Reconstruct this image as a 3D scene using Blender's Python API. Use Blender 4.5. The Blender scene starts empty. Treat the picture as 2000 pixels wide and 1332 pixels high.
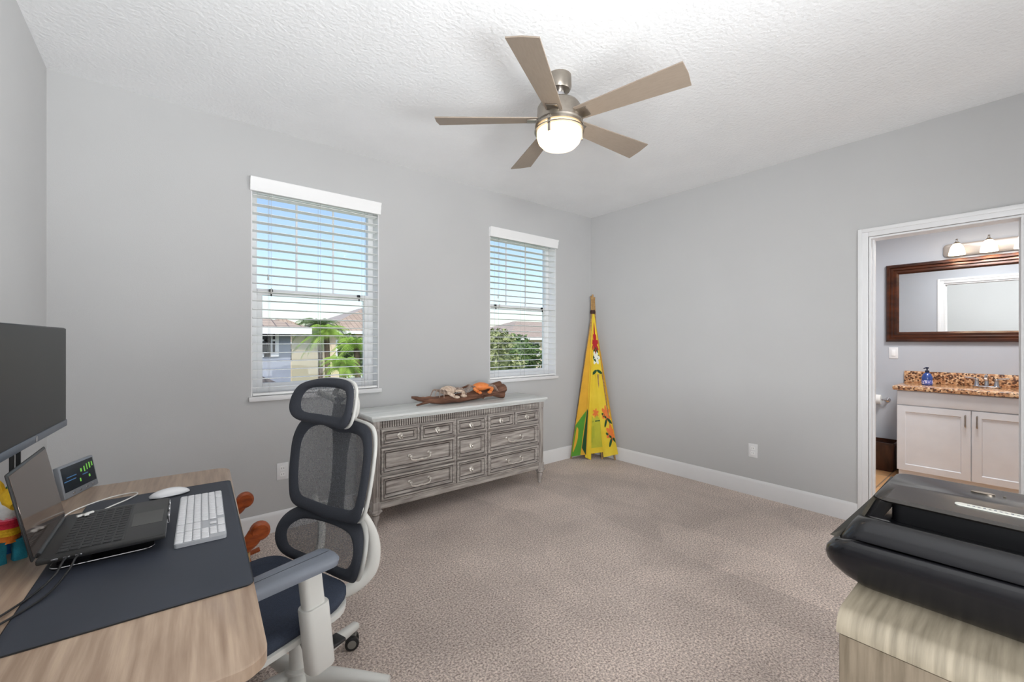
import bpy, bmesh, math, random
from mathutils import Vector, Matrix
random.seed(7)
PI = math.pi
scene = bpy.context.scene
COL = scene.collection

# ---------------------------------------------------------------- helpers
def lin(c):
    return tuple(((v/255)/12.92 if v/255 <= .04045 else ((v/255+.055)/1.055)**2.4) for v in c)

def mat(name, rgb, rough=.5, metal=0., var=0., scale=8., bump=0., bscale=60., spec=.5, coat=0., emit=None, estr=0., stretch=None, detail=4., rgb2=None, contrast=None):
    m = bpy.data.materials.new(name); m.use_nodes = True
    nt = m.node_tree; N = nt.nodes; L = nt.links
    b = N['Principled BSDF']
    b.inputs['Roughness'].default_value = rough
    b.inputs['Metallic'].default_value = metal
    b.inputs['Specular IOR Level'].default_value = spec
    b.inputs['Coat Weight'].default_value = coat
    c = lin(rgb)
    tc = N.new('ShaderNodeTexCoord'); mp = N.new('ShaderNodeMapping')
    L.new(tc.outputs['Object'], mp.inputs['Vector'])
    if stretch: mp.inputs['Scale'].default_value = stretch
    nz = N.new('ShaderNodeTexNoise'); nz.inputs['Scale'].default_value = scale; nz.inputs['Detail'].default_value = detail
    L.new(mp.outputs[0], nz.inputs['Vector'])
    rp = N.new('ShaderNodeValToRGB')
    if rgb2: c0, c1 = c, lin(rgb2)
    else:
        v = var if var else .03
        c0 = tuple(x*(1-v) for x in c); c1 = tuple(min(1, x*(1+v)) for x in c)
    lo, hi = contrast or (.3, .7)
    rp.color_ramp.elements[0].position = lo; rp.color_ramp.elements[0].color = (*c0, 1)
    rp.color_ramp.elements[1].position = hi; rp.color_ramp.elements[1].color = (*c1, 1)
    L.new(nz.outputs['Fac'], rp.inputs['Fac']); L.new(rp.outputs[0], b.inputs['Base Color'])
    if bump:
        n2 = N.new('ShaderNodeTexNoise'); n2.inputs['Scale'].default_value = bscale; n2.inputs['Detail'].default_value = 3
        L.new(mp.outputs[0], n2.inputs['Vector'])
        bp = N.new('ShaderNodeBump'); bp.inputs['Strength'].default_value = bump; bp.inputs['Distance'].default_value = .01
        L.new(n2.outputs['Fac'], bp.inputs['Height']); L.new(bp.outputs[0], b.inputs['Normal'])
    if emit:
        b.inputs['Emission Color'].default_value = (*lin(emit), 1); b.inputs['Emission Strength'].default_value = estr
    return m

def box(bm, x0, x1, y0, y1, z0, z1):
    v = [bm.verts.new(p) for p in ((x0,y0,z0),(x1,y0,z0),(x1,y1,z0),(x0,y1,z0),(x0,y0,z1),(x1,y0,z1),(x1,y1,z1),(x0,y1,z1))]
    for f in ((3,2,1,0),(4,5,6,7),(0,1,5,4),(1,2,6,5),(2,3,7,6),(3,0,4,7)): bm.faces.new([v[i] for i in f])

def merge(bm, other, M=None):
    if M is not None: bmesh.ops.transform(other, matrix=M, verts=other.verts)
    me = bpy.data.meshes.new('tmp'); other.to_mesh(me); other.free(); bm.from_mesh(me); bpy.data.meshes.remove(me)

def rbox(bm, x0, x1, y0, y1, z0, z1, r=.004, seg=2, M=None):
    t = bmesh.new(); box(t, x0, x1, y0, y1, z0, z1)
    bmesh.ops.bevel(t, geom=list(t.edges), offset=r, segments=seg, profile=.5, affect='EDGES')
    merge(bm, t, M)

def loft(bm, rings, cap=True, closed=False):
    R = [[bm.verts.new(p) for p in r] for r in rings]; n = len(R[0])
    for a in range(len(R) - (0 if closed else 1)):
        A, B = R[a], R[(a+1) % len(R)]
        for i in range(n):
            try: bm.faces.new((A[i], A[(i+1) % n], B[(i+1) % n], B[i]))
            except ValueError: pass
    if cap and not closed:
        try:
            bm.faces.new(R[0][::-1]); bm.faces.new(R[-1])
        except ValueError: pass

def smooth_path(pts, k=6):
    P = [Vector(p) for p in pts]
    if len(P) < 3: return P
    out = []
    for i in range(len(P)-1):
        p0 = P[i-1] if i else P[0]*2-P[1]; p1 = P[i]; p2 = P[i+1]; p3 = P[i+2] if i+2 < len(P) else P[-1]*2-P[-2]
        for j in range(k):
            t = j/k
            out.append(.5*((2*p1)+(p2-p0)*t+(2*p0-5*p1+4*p2-p3)*t*t+(3*p1-p0-3*p2+p3)*t**3))
    out.append(P[-1]); return out

def tube(bm, pts, r, n=10, k=6, cap=True, flat=None, up=None):
    """swept tube; r number or list over the given pts; flat=(a,b) scales the two section axes"""
    P = smooth_path(pts, k) if k > 1 else [Vector(p) for p in pts]
    rr = []
    if isinstance(r, (list, tuple)):
        m = len(r)-1
        for i in range(len(P)):
            t = i/(len(P)-1)*m; a = min(int(t), m-1); rr.append(r[a]+(r[a+1]-r[a])*(t-a))
    else: rr = [r]*len(P)
    fa, fb = flat or (1, 1)
    rings = []; prev = Vector(up) if up else None
    for i, p in enumerate(P):
        d = (P[min(i+1, len(P)-1)]-P[max(i-1, 0)]).normalized()
        if prev is None: prev = Vector((0, 0, 1)) if abs(d.z) < .9 else Vector((1, 0, 0))
        s = d.cross(prev)
        if s.length < 1e-5: s = d.cross(Vector((.3, .8, .5)))
        s.normalize(); u = s.cross(d).normalized()
        if not up: prev = u
        rings.append([tuple(p+s*math.cos(2*PI*j/n)*rr[i]*fa+u*math.sin(2*PI*j/n)*rr[i]*fb) for j in range(n)])
    loft(bm, rings, cap)

def lathe(bm, prof, c=(0,0,0), n=24, axis='z'):
    rings = []
    for r, h in prof:
        ring = []
        for j in range(n):
            a = 2*PI*j/n; x, y = math.cos(a)*max(r, 1e-4), math.sin(a)*max(r, 1e-4)
            ring.append({'z': (c[0]+x, c[1]+y, c[2]+h), 'y': (c[0]+x, c[1]+h, c[2]-y), 'x': (c[0]+h, c[1]+x, c[2]+y)}[axis])
        rings.append(ring)
    loft(bm, rings)

def prism(bm, poly, z0, z1, M=None):
    t = bmesh.new(); loft(t, [[(x, y, z0) for x, y in poly], [(x, y, z1) for x, y in poly]]); merge(bm, t, M)

def rrect(x0, x1, y0, y1, r, n=4):
    out = []
    for cx, cy, a0 in ((x1-r, y1-r, 0), (x0+r, y1-r, 90), (x0+r, y0+r, 180), (x1-r, y0+r, 270)):
        for i in range(n+1):
            a = math.radians(a0+90*i/n); out.append((cx+r*math.cos(a), cy+r*math.sin(a)))
    return out

def blob(bm, c, s, sub=2, noise=0., seed=0):
    t = bmesh.new(); bmesh.ops.create_icosphere(t, subdivisions=sub, radius=1)
    rnd = random.Random(seed)
    for v in t.verts:
        k = 1+rnd.uniform(-noise, noise)
        v.co = Vector((v.co.x*s[0]*k, v.co.y*s[1]*k, v.co.z*s[2]*k))
    merge(bm, t, Matrix.Translation(c))

def obj(name, bm, m, parent=None, smooth=True, angle=38, loc=None, rot=None):
    bmesh.ops.recalc_face_normals(bm, faces=list(bm.faces))
    me = bpy.data.meshes.new(name); bm.to_mesh(me); bm.free()
    if smooth:
        me.shade_smooth(); me.set_sharp_from_angle(angle=math.radians(angle))
    me.materials.append(m)
    o = bpy.data.objects.new(name, me); COL.objects.link(o)
    if parent: o.parent = parent
    if loc: o.location = loc
    if rot: o.rotation_euler = rot
    return o

def part(name, m, parent, fn, **kw):
    bm = bmesh.new(); fn(bm); return obj(name, bm, m, parent, **kw)

def tag(o, label, cat, group=None):
    o['label'] = label; o['category'] = cat
    if group: o['group'] = group
    return o

def thing(name, label, cat, loc=(0,0,0), rz=0, group=None, rot=None):
    o = bpy.data.objects.new(name, None); COL.objects.link(o); o.location = loc
    o.rotation_euler = rot or (0, 0, rz); o.empty_display_size = .05
    return tag(o, label, cat, group)

def structure(o): o['kind'] = 'structure'; return o
def sbox(name, m, boxes, smooth=False):
    bm = bmesh.new()
    for b in boxes: box(bm, *b)
    return structure(obj(name, bm, m, smooth=smooth))
def semp(name, loc=(0,0,0)):
    o = bpy.data.objects.new(name, None); COL.objects.link(o); o.location = loc; return structure(o)
def copy_tree(o, parent=None):
    c = o.copy(); COL.objects.link(c)
    if parent: c.parent = parent
    for ch in [x for x in bpy.data.objects if x.parent == o and x != c]: copy_tree(ch, c)
    return c

# ---------------------------------------------------------------- materials
M_wall = mat('wall_paint', (196,196,196), .75, var=.015, scale=2, bump=.06, bscale=220, spec=.25)
M_bwall = mat('bath_paint', (188,191,197), .7, var=.015, scale=2, bump=.06, bscale=220, spec=.25)
M_ceil = mat('ceiling_paint', (243,244,245), .85, var=.02, scale=3, bump=.45, bscale=55, spec=.2)
M_white = mat('white_trim', (232,232,233), .35, var=.01)
M_vinyl = mat('white_vinyl', (246,246,246), .4, var=.01)
M_slat = mat('slat_white', (250,250,249), .45, var=.01)
M_cord = mat('cord', (190,188,184), .8)
M_dark = mat('dark_plastic', (28,28,30), .4)
M_black = mat('black_plastic', (14,14,16), .3)
M_chrome = mat('chrome', (205,205,208), .15, 1.)
M_nickel = mat('brushed_nickel', (168,160,150), .35, 1., var=.06, scale=40)

def wood(name, a, b, stretch, rough=.45, scale=6, bump=.05, contrast=(.3,.7)):
    return mat(name, a, rough, rgb2=b, scale=scale, stretch=stretch, detail=6, bump=bump, bscale=18, contrast=contrast)
M_desk = wood('desk_oak', (146,122,103), (188,165,143), (22,1.3,3), .42, 3.0, .04)
M_deskedge = wood('desk_edge', (150,112,76), (176,140,102), (3,1,9), .5)
M_cab = wood('cabinet_oak', (124,115,99), (162,151,132), (2.0,30,2.0), .45, 3.2, .05)
M_cabfront = wood('cabinet_front', (112,100,84), (146,132,114), (24,24,1.8), .5, 3.4, .05)
M_dress = wood('whitewashed_wood', (128,119,114), (196,189,182), (1.7,14,17), .55, 3.4, .06, (.3,.68))
M_recess_shadow = mat('recess_shadow', (70,62,58), .6, var=.2, scale=20)  # shade of the drawer and frieze recesses, painted as a dark tone
M_dressv = wood('whitewashed_post', (126,117,112), (192,185,179), (17,17,1.7), .55, 3.4, .06, (.3,.68))
M_dresstop = wood('dresser_top_windowlit', (214,218,216), (234,236,234), (1,5,5), .22, 3, .03)  # paler than the body: window light on the top put into its colour
M_orangewood = wood('honey_wood', (128,54,16), (176,84,34), (3,3,9), .35)
M_post = wood('tan_wood', (150,112,66), (186,150,98), (3,3,9), .45)
M_mirrorframe = wood('mahogany', (40,20,12), (78,40,22), (4,1,4), .28, 5, .03)
M_darkwood = wood('walnut_bin', (46,24,14), (76,42,26), (5,5,1), .4)
M_drift = wood('driftwood', (66,40,30), (140,98,76), (1.2,7,7), .7, 5, .5)

# carpet: looped tufts, random pile shade and broad vacuum marks
def carpet():
    m = bpy.data.materials.new('carpet'); m.use_nodes = True
    nt = m.node_tree; N = nt.nodes; L = nt.links; b = N['Principled BSDF']
    b.inputs['Roughness'].default_value = .95; b.inputs['Specular IOR Level'].default_value = .1
    b.inputs['Sheen Weight'].default_value = .25
    tc = N.new('ShaderNodeTexCoord')
    n1 = N.new('ShaderNodeTexNoise'); n1.inputs['Scale'].default_value = 110; n1.inputs['Detail'].default_value = 3; n1.inputs['Roughness'].default_value = .65
    n2 = N.new('ShaderNodeTexNoise'); n2.inputs['Scale'].default_value = 2.2; n2.inputs['Detail'].default_value = 4; n2.inputs['Distortion'].default_value = .6
    mp = N.new('ShaderNodeMapping'); mp.inputs['Rotation'].default_value = (0, 0, .35); mp.inputs['Scale'].default_value = (2.2, .75, 1)
    vo = N.new('ShaderNodeTexVoronoi'); vo.inputs['Scale'].default_value = 1.1
    for n in (n1, n2): L.new(tc.outputs['Object'], n.inputs['Vector'])
    L.new(tc.outputs['Object'], mp.inputs['Vector']); L.new(mp.outputs[0], vo.inputs['Vector'])
    r = N.new('ShaderNodeValToRGB'); E = r.color_ramp.elements
    E[0].position = .33; E[0].color = (*lin((138,119,110)), 1); E[1].position = .66; E[1].color = (*lin((250,233,221)), 1)
    L.new(n1.outputs['Fac'], r.inputs['Fac'])
    r2 = N.new('ShaderNodeValToRGB'); r2.color_ramp.elements[0].position = .35; r2.color_ramp.elements[0].color = (.86,.86,.86,1)
    r2.color_ramp.elements[1].position = .65; r2.color_ramp.elements[1].color = (1.06,1.06,1.06,1)
    L.new(n2.outputs['Fac'], r2.inputs['Fac'])
    sep = N.new('ShaderNodeSeparateColor'); L.new(vo.outputs['Color'], sep.inputs[0])
    mr = N.new('ShaderNodeMapRange'); mr.inputs['To Min'].default_value = .9; mr.inputs['To Max'].default_value = 1.06
    L.new(sep.outputs[0], mr.inputs['Value'])
    mx = N.new('ShaderNodeMix'); mx.data_type = 'RGBA'; mx.blend_type = 'MULTIPLY'; mx.inputs[0].default_value = 1
    L.new(r.outputs[0], mx.inputs[6]); L.new(r2.outputs[0], mx.inputs[7])
    mx2 = N.new('ShaderNodeMix'); mx2.data_type = 'RGBA'; mx2.blend_type = 'MULTIPLY'; mx2.inputs[0].default_value = 1
    L.new(mx.outputs[2], mx2.inputs[6]); L.new(mr.outputs[0], mx2.inputs[7])
    L.new(mx2.outputs[2], b.inputs['Base Color'])
    bp = N.new('ShaderNodeBump'); bp.inputs['Strength'].default_value = .7; bp.inputs['Distance'].default_value = .012
    L.new(n1.outputs['Fac'], bp.inputs['Height']); L.new(bp.outputs[0], b.inputs['Normal'])
    return m
M_carpet = carpet()

def tiles(name, a, b, sx, sy, mortar, grout):
    m = bpy.data.materials.new(name); m.use_nodes = True
    nt = m.node_tree; N = nt.nodes; L = nt.links; p = N['Principled BSDF']; p.inputs['Roughness'].default_value = .35
    tc = N.new('ShaderNodeTexCoord'); br = N.new('ShaderNodeTexBrick'); L.new(tc.outputs['Object'], br.inputs['Vector'])
    br.inputs['Color1'].default_value = (*lin(a), 1); br.inputs['Color2'].default_value = (*lin(b), 1); br.inputs['Mortar'].default_value = (*lin(grout), 1)
    br.inputs['Scale'].default_value = 1; br.inputs['Mortar Size'].default_value = mortar; br.inputs['Brick Width'].default_value = sx; br.inputs['Row Height'].default_value = sy
    br.offset = 0; L.new(br.outputs[0], p.inputs['Base Color']); return m
M_tile = tiles('bath_tile', (204,156,108), (214,168,120), .45, .45, .006, (150,124,100))
M_roof = tiles('roof_tile', (172,150,130), (188,166,146), .35, .3, .02, (120,104,92))
M_roofdark = tiles('roof_tile_dark', (96,88,86), (112,104,100), .35, .3, .03, (60,54,52))
M_stucco_b = mat('stucco_beige', (214,196,170), .9, var=.05, bump=.2)
M_stucco_g = mat('stucco_grey', (150,156,170), .9, var=.05, bump=.2)
M_grass = mat('lawn', (92,120,60), .9, rgb2=(70,98,44), scale=1.5)
M_leafA = mat('leaf_bright', (112,150,40), .6, rgb2=(160,190,84), scale=3)
M_leafB = mat('leaf_deep', (66,92,46), .6, rgb2=(104,128,70), scale=3)
M_leafC = mat('leaf_olive', (122,132,86), .6, rgb2=(156,162,112), scale=3)
M_bark = mat('bark', (120,104,86), .9, rgb2=(90,76,62), scale=12, bump=.4)

# granite
def granite():
    m = bpy.data.materials.new('granite'); m.use_nodes = True
    nt = m.node_tree; N = nt.nodes; L = nt.links; p = N['Principled BSDF']; p.inputs['Roughness'].default_value = .15
    tc = N.new('ShaderNodeTexCoord'); v = N.new('ShaderNodeTexVoronoi'); v.inputs['Scale'].default_value = 75
    L.new(tc.outputs['Object'], v.inputs['Vector'])
    s = N.new('ShaderNodeSeparateColor'); L.new(v.outputs['Color'], s.inputs[0])
    r = N.new('ShaderNodeValToRGB'); r.color_ramp.interpolation = 'CONSTANT'
    E = r.color_ramp.elements; E[0].position = 0; E[0].color = (*lin((92,62,46)), 1); E[1].position = .24; E[1].color = (*lin((176,128,92)), 1)
    for pz, c in ((.5,(206,160,118)), (.78,(224,190,152)), (.93,(120,84,62))):
        e = E.new(pz); e.color = (*lin(c), 1)
    L.new(s.outputs[0], r.inputs['Fac']); L.new(r.outputs[0], p.inputs['Base Color']); return m
M_granite = granite()

def glass_thin(name, tint=(1,1,1), gl=.06):
    m = bpy.data.materials.new(name); m.use_nodes = True
    nt = m.node_tree; N = nt.nodes; L = nt.links; N.remove(N['Principled BSDF'])
    t = N.new('ShaderNodeBsdfTransparent'); t.inputs[0].default_value = (*tint, 1)
    g = N.new('ShaderNodeBsdfGlossy'); g.inputs['Roughness'].default_value = .02
    mx = N.new('ShaderNodeMixShader'); mx.inputs[0].default_value = gl
    L.new(t.outputs[0], mx.inputs[1]); L.new(g.outputs[0], mx.inputs[2]); L.new(mx.outputs[0], N['Material Output'].inputs[0]); return m
M_pane = glass_thin('window_glass', (.98,.99,.99), .012)

def mesh_fabric(name, rgb, alpha):
    """woven see-through mesh: alternating fine threads and holes"""
    m = bpy.data.materials.new(name); m.use_nodes = True
    nt = m.node_tree; N = nt.nodes; L = nt.links; p = N['Principled BSDF']
    p.inputs['Base Color'].default_value = (*lin(rgb), 1); p.inputs['Roughness'].default_value = .8
    t = N.new('ShaderNodeBsdfTransparent'); mx = N.new('ShaderNodeMixShader')
    tc = N.new('ShaderNodeTexCoord'); nz = N.new('ShaderNodeTexNoise'); nz.inputs['Scale'].default_value = 260
    L.new(tc.outputs['Object'], nz.inputs['Vector'])
    mr = N.new('ShaderNodeMapRange'); mr.inputs['From Min'].default_value = .3; mr.inputs['From Max'].default_value = .7
    mr.inputs['To Min'].default_value = alpha-.12; mr.inputs['To Max'].default_value = alpha+.12
    L.new(nz.outputs['Fac'], mr.inputs['Value']); L.new(mr.outputs[0], mx.inputs[0])
    L.new(t.outputs[0], mx.inputs[1]); L.new(p.outputs[0], mx.inputs[2]); L.new(mx.outputs[0], N['Material Output'].inputs[0]); return m
M_mesh = mesh_fabric('chair_mesh', (96,98,102), .66)
M_fab = mat('navy_fabric', (54,57,65), .85, var=.12, scale=300, bump=.15, bscale=500)
M_seatfab = mat('seat_fabric', (46,54,70), .85, var=.2, scale=260, bump=.2, bscale=400)
M_cwhite = mat('chair_white_plastic', (212,211,206), .4)
M_armpad = mat('arm_pad', (112,117,127), .5, bump=.05)

# ---------------------------------------------------------------- room shell
XL, XR, YW, YB, H = -.497, 3.846, 3.283, -1.3, 2.74
W1 = (.43, 1.30, .925, 2.37); W2 = (2.385, 3.272, .925, 2.37)   # x0 x1 z0 z1
T = .17
sbox('floor', M_carpet, [(XL-.1, XR+.06, YB-.1, YW+T, -.12, 0)])
sbox('ceiling', M_ceil, [(XL-.1, XR+.12, YB-.1, YW+T, H, H+.1)])
sbox('wall_left', M_wall, [(XL-.1, XL, YB-.1, YW+T, 0, H)])
sbox('wall_window', M_wall, [(XL, W1[0], YW, YW+T, 0, H), (W1[1], W2[0], YW, YW+T, 0, H), (W2[1], XR+.12, YW, YW+T, 0, H),
    (W1[0], W1[1], YW, YW+T, 0, W1[2]), (W1[0], W1[1], YW, YW+T, W1[3], H), (W2[0], W2[1], YW, YW+T, 0, W2[2]), (W2[0], W2[1], YW, YW+T, W2[3], H)])
DY0, DY1, DZ = .045, .746, 2.035
sbox('wall_right', M_wall, [(XR, XR+.12, DY1, YW, 0, H), (XR, XR+.12, YB-.1, DY0, 0, H), (XR, XR+.12, DY0, DY1, DZ, H)])
sbox('wall_rear', M_wall, [(XL, XR, YB-.1, YB, 0, H)])
# baseboards with a small top bevel
def baseboard(name, p0, p1, nrm):
    bm = bmesh.new(); n = Vector(nrm); pr = ((0,0),(.014,0),(.014,.112),(.010,.128),(.004,.136),(0,.136))
    loft(bm, [[(p[0]+n.x*a, p[1]+n.y*a, b) for a, b in pr] for p in (p0, p1)])
    return structure(obj(name, bm, M_white))
baseboard('baseboard_window', (XL, YW), (XR, YW), (0,-1,0))
baseboard('baseboard_right', (XR, DY1+.062), (XR, YW-.014), (-1,0,0))
baseboard('baseboard_left', (XL, YB), (XL, YW-.014), (1,0,0))
baseboard('baseboard_right_near', (XR, YB), (XR, DY0-.062), (-1,0,0))

# doorway trim
d = semp('door_1', (XR, .4, 0))
def casing(bm, x, s):
    for a, b, y0, y1, z0, z1 in ((0,.013,DY1+.002,DY1+.062,0,DZ+.062), (0,.013,DY0-.062,DY0-.002,0,DZ+.062), (0,.013,DY0-.002,DY1+.002,DZ+.002,DZ+.062)):
        rbox(bm, min(x, x+s*.013), max(x, x+s*.013), y0-.4, y1-.4, z0, z1, .003)
    for y0, y1, z0, z1 in ((DY1+.034,DY1+.06,0,DZ+.060), (DY0-.06,DY0-.034,0,DZ+.060), (DY0-.034,DY1+.034,DZ+.034,DZ+.060)):
        rbox(bm, min(x, x+s*.019), max(x, x+s*.019), y0-.4, y1-.4, z0, z1, .003)
part('door_casing', M_white, d, lambda bm: casing(bm, 0, -1))
part('door_casing', M_white, d, lambda bm: casing(bm, .12, 1))
def jamb(bm):
    box(bm, 0, .12, DY1-.4-.012, DY1-.4+.002, 0, DZ); box(bm, 0, .12, DY0-.4-.002, DY0-.4+.012, 0, DZ); box(bm, 0, .12, DY0-.4+.012, DY1-.4-.012, DZ-.012, DZ+.002)
    box(bm, .05, .085, DY1-.4-.022, DY1-.4-.012, 0, DZ-.012); box(bm, .05, .085, DY0-.4+.012, DY0-.4+.022, 0, DZ-.012)
part('door_jamb', M_white, d, jamb)

# ---------------------------------------------------------------- windows and blinds
def window(name, w):
    x0, x1, z0, z1 = w
    e = semp(name, (x0, YW, z0)); W = x1-x0; Hh = z1-z0
    def reveal(bm):
        t = .006
        box(bm, 0, t, 0, T, 0, Hh); box(bm, W-t, W, 0, T, 0, Hh); box(bm, t, W-t, 0, T, Hh-t, Hh)
    part('window_reveal', M_white, e, reveal, smooth=False)
    part('window_sill', M_white, e, lambda bm: rbox(bm, -.015, W+.015, -.028, T, -.025, .006, .004))
    def frame(bm):
        y0, y1 = .105, .165; f = .048
        for b in ((.006, f, y0, y1, .006, Hh-.006), (W-f, W-.006, y0, y1, .006, Hh-.006), (f, W-f, y0, y1, Hh-f, Hh-.006), (f, W-f, y0, y1, .006, .05)):
            rbox(bm, *b, .003)
    part('window_frame', M_vinyl, e, frame)
    mz = .72
    part('meeting_rail', M_vinyl, e, lambda bm: (rbox(bm, .048, W-.048, .10, .15, mz-.022, mz+.022, .003), rbox(bm, .05, W-.05, .092, .10, mz-.014, mz+.01, .002)))
    def sash(bm):
        rbox(bm, .048, .082, .108, .135, .05, mz-.022, .003); rbox(bm, W-.082, W-.048, .108, .135, .05, mz-.022, .003)
        rbox(bm, .082, W-.082, .108, .135, .05, .085, .003)
    part('lower_sash', M_vinyl, e, sash)
    for i in (1, 2):
        xx = .048+(W-.096)*i/3
        part('muntin', M_vinyl, e, lambda bm: rbox(bm, xx-.007, xx+.007, .142, .15, mz+.02, Hh-.046, .002))
    part('pane', M_pane, e, lambda bm: box(bm, .048, W-.048, .151, .155, mz, Hh-.045), smooth=False)
    part('pane', M_pane, e, lambda bm: box(bm, .08, W-.08, .12, .124, .08, mz-.02), smooth=False)
    for xx in (.13, W-.13):
        part('sash_latch', M_dark, e, lambda bm: (rbox(bm, xx-.012, xx+.012, .078, .094, mz+.0, mz+.02, .003), rbox(bm, xx-.004, xx+.004, .07, .08, mz-.03, mz+.012, .002)))
    return e
window('window_1', W1); window('window_2', W2)

M_slatb = M_slat
def blind(w, label):
    x0, x1, z0, z1 = w
    e = thing('window_blind', label, 'window blind', (x0, YW, z0)); W = x1-x0; Hh = z1-z0
    def val(bm):
        pr = ((0,0),(-.020,0),(-.022,.028),(-.030,.045),(-.030,.066),(-.038,.078),(-.038,.088),(0,.088))
        loft(bm, [[(x, y, Hh-.068+z) for y, z in pr] for x in (-.008, W+.008)])
    part('valance', M_vinyl, e, val)
    part('head_rail', M_vinyl, e, lambda bm: box(bm, .008, W-.008, .012, .06, Hh-.055, Hh-.008), smooth=False)
    n = 23; top = Hh-.085; bot = .065; me = None
    for i in range(n):
        z = top-(top-bot)*i/(n-1)
        if me is None:
            def sl(bm):
                r = []
                for x in (.010, W-.010):
                    r.append([(x, .006, 0), (x, .022, .0022), (x, .037, .003), (x, .052, .0022), (x, .068, 0), (x, .068, -.0028), (x, .037, 0.0), (x, .006, -.0028)])
                loft(bm, r)
            first = part('slat', M_slat, e, sl, loc=(0, 0, z), rot=(math.radians(-2), 0, 0)); me = first
        else:
            c = first.copy(); COL.objects.link(c); c.location = (0, 0, z)
    part('bottom_rail', M_slat, e, lambda bm: rbox(bm, .010, W-.010, .008, .066, .010, .026, .004))
    for xx in (.11, W*.5, W-.11):
        def lad(bm):
            for y in (.005, .069): tube(bm, [(xx, y, .02), (xx, y, Hh-.06)], .0009, 5, 1)
        part('ladder_cord', M_cord, e, lad)
    part('tilt_cord', M_cord, e, lambda bm: (tube(bm, [(.10, -.002, Hh-.06), (.099, -.003, .83)], .001, 5, 1), tube(bm, [(.118, -.002, Hh-.06), (.118, -.003, .74)], .001, 5, 1)))
    for zz, xx in ((.83, .099), (.74, .118)):
        part('cord_tassel', M_cord, e, lambda bm: lathe(bm, [(.001,.0),(.004,-.006),(.006,-.034),(.0045,-.040)], (xx, -.003, zz), 8))
    return e
blind(W1, 'white horizontal slat blind on the left window behind the office chair')
blind(W2, 'white horizontal slat blind on the window nearest the corner, above the dresser end')

# wall plates
def outlet(label, loc, rz, switch=False):
    e = thing('wall_switch' if switch else 'wall_outlet', label, 'light switch' if switch else 'outlet', loc, rz)
    part('cover_plate', M_white, e, lambda bm: rbox(bm, -.036, .036, -.006, 0, -.058, .058, .003))
    if switch:
        part('rocker', M_vinyl, e, lambda bm: rbox(bm, -.016, .016, -.010, -.005, -.033, .033, .002))
    else:
        for z in (-.02, .02):
            s = part('socket', M_vinyl, e, lambda bm: prism(bm, rrect(-.017, .017, -.014, .014, .008), 0, .003, Matrix.Translation((0, -.006, z)) @ Matrix.Rotation(PI/2, 4, 'X')))
            part('slot', M_dark, s, lambda bm: (box(bm, -.008, -.006, -.0096, -.0088, z-.004, z+.006), box(bm, .006, .008, -.0096, -.0088, z-.004, z+.006)), smooth=False)
    return e
outlet('white duplex outlet low on the window wall behind the office chair', (.616, YW, .404), 0)
outlet('white duplex outlet low on the right wall near the doorway', (XR, 1.509, .377), -PI/2)

# ---------------------------------------------------------------- ceiling fan
fan = thing('ceiling_fan', 'five-blade brushed nickel ceiling fan with lit frosted bowl light', 'ceiling fan', (1.653, 1.634, H))
M_blade = mat('blade_taupe', (150,136,122), .5, var=.05, scale=20, stretch=(1,6,1))
M_globe = mat('frosted_globe', (250,240,225), .5, emit=(255,226,178), estr=2.0)
part('canopy', M_nickel, fan, lambda bm: lathe(bm, [(.0,0),(.066,0),(.067,-.06),(.058,-.078),(.03,-.085),(.018,-.087),(.018,-.09),(0,-.09)]))
part('downrod', M_nickel, fan, lambda bm: lathe(bm, [(.0125,-.085),(.0125,-.16)], n=16))
part('coupling', M_chrome, fan, lambda bm: lathe(bm, [(.0,-.084),(.03,-.086),(.033,-.10),(.03,-.122),(.018,-.13),(0,-.13)]))
part('motor_housing', M_nickel, fan, lambda bm: lathe(bm, [(.0,-.135),(.04,-.137),(.07,-.142),(.105,-.155),(.118,-.175),(.120,-.235),(.128,-.240),(.128,-.256),(.118,-.268),(0,-.268)], n=40))
part('light_ring', M_nickel, fan, lambda bm: (lathe(bm, [(.118,-.268),(.132,-.270),(.132,-.282),(.118,-.284)], n=40), lathe(bm, [(.122,-.296),(.1345,-.296),(.1345,-.303),(.122,-.303)], n=40)))
part('glass_bowl', M_globe, fan, lambda bm: lathe(bm, [(.0,-.27),(.116,-.272),(.121,-.30),(.121,-.33),(.112,-.357),(.092,-.378),(.06,-.391),(.03,-.396),(0,-.397)], n=40))
for k in range(3):
    a = math.radians(80+120*k)
    part('bowl_clip', M_nickel, fan, lambda bm: rbox(bm, .121, .128, -.008, .008, -.345, -.262, .002, M=Matrix.Rotation(a, 4, 'Z')))
def blade(bm):
    n = 10; rings = []
    for i in range(n+1):
        x = .10+(.665-.10)*i/n; t = i/n
        w = .046+.028*t
        off = 0
        if i == n: x -= .0
        rings.append([(x, -w, -.003), (x, 0, -.003), (x, w, -.003), (x, w, .003), (x, 0, .003), (x, -w, .003)])
    # slightly curved tip
    for p in (0,): rings[-1] = [(x+(0 if abs(y) > .01 else .006), y, z) for x, y, z in rings[-1]]
    loft(bm, rings)
for k in range(5):
    az = math.radians(140+72*k)
    b = part('blade', M_blade, fan, blade, loc=(0, 0, -.235), rot=(0, 0, 0))
    b.rotation_euler = (Matrix.Rotation(az, 4, 'Z') @ Matrix.Rotation(math.radians(-13), 4, 'X')).to_euler()
    part('blade_iron', M_nickel, b, lambda bm: (rbox(bm, .095, .175, -.032, .032, -.009, -.003, .002)))

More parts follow.
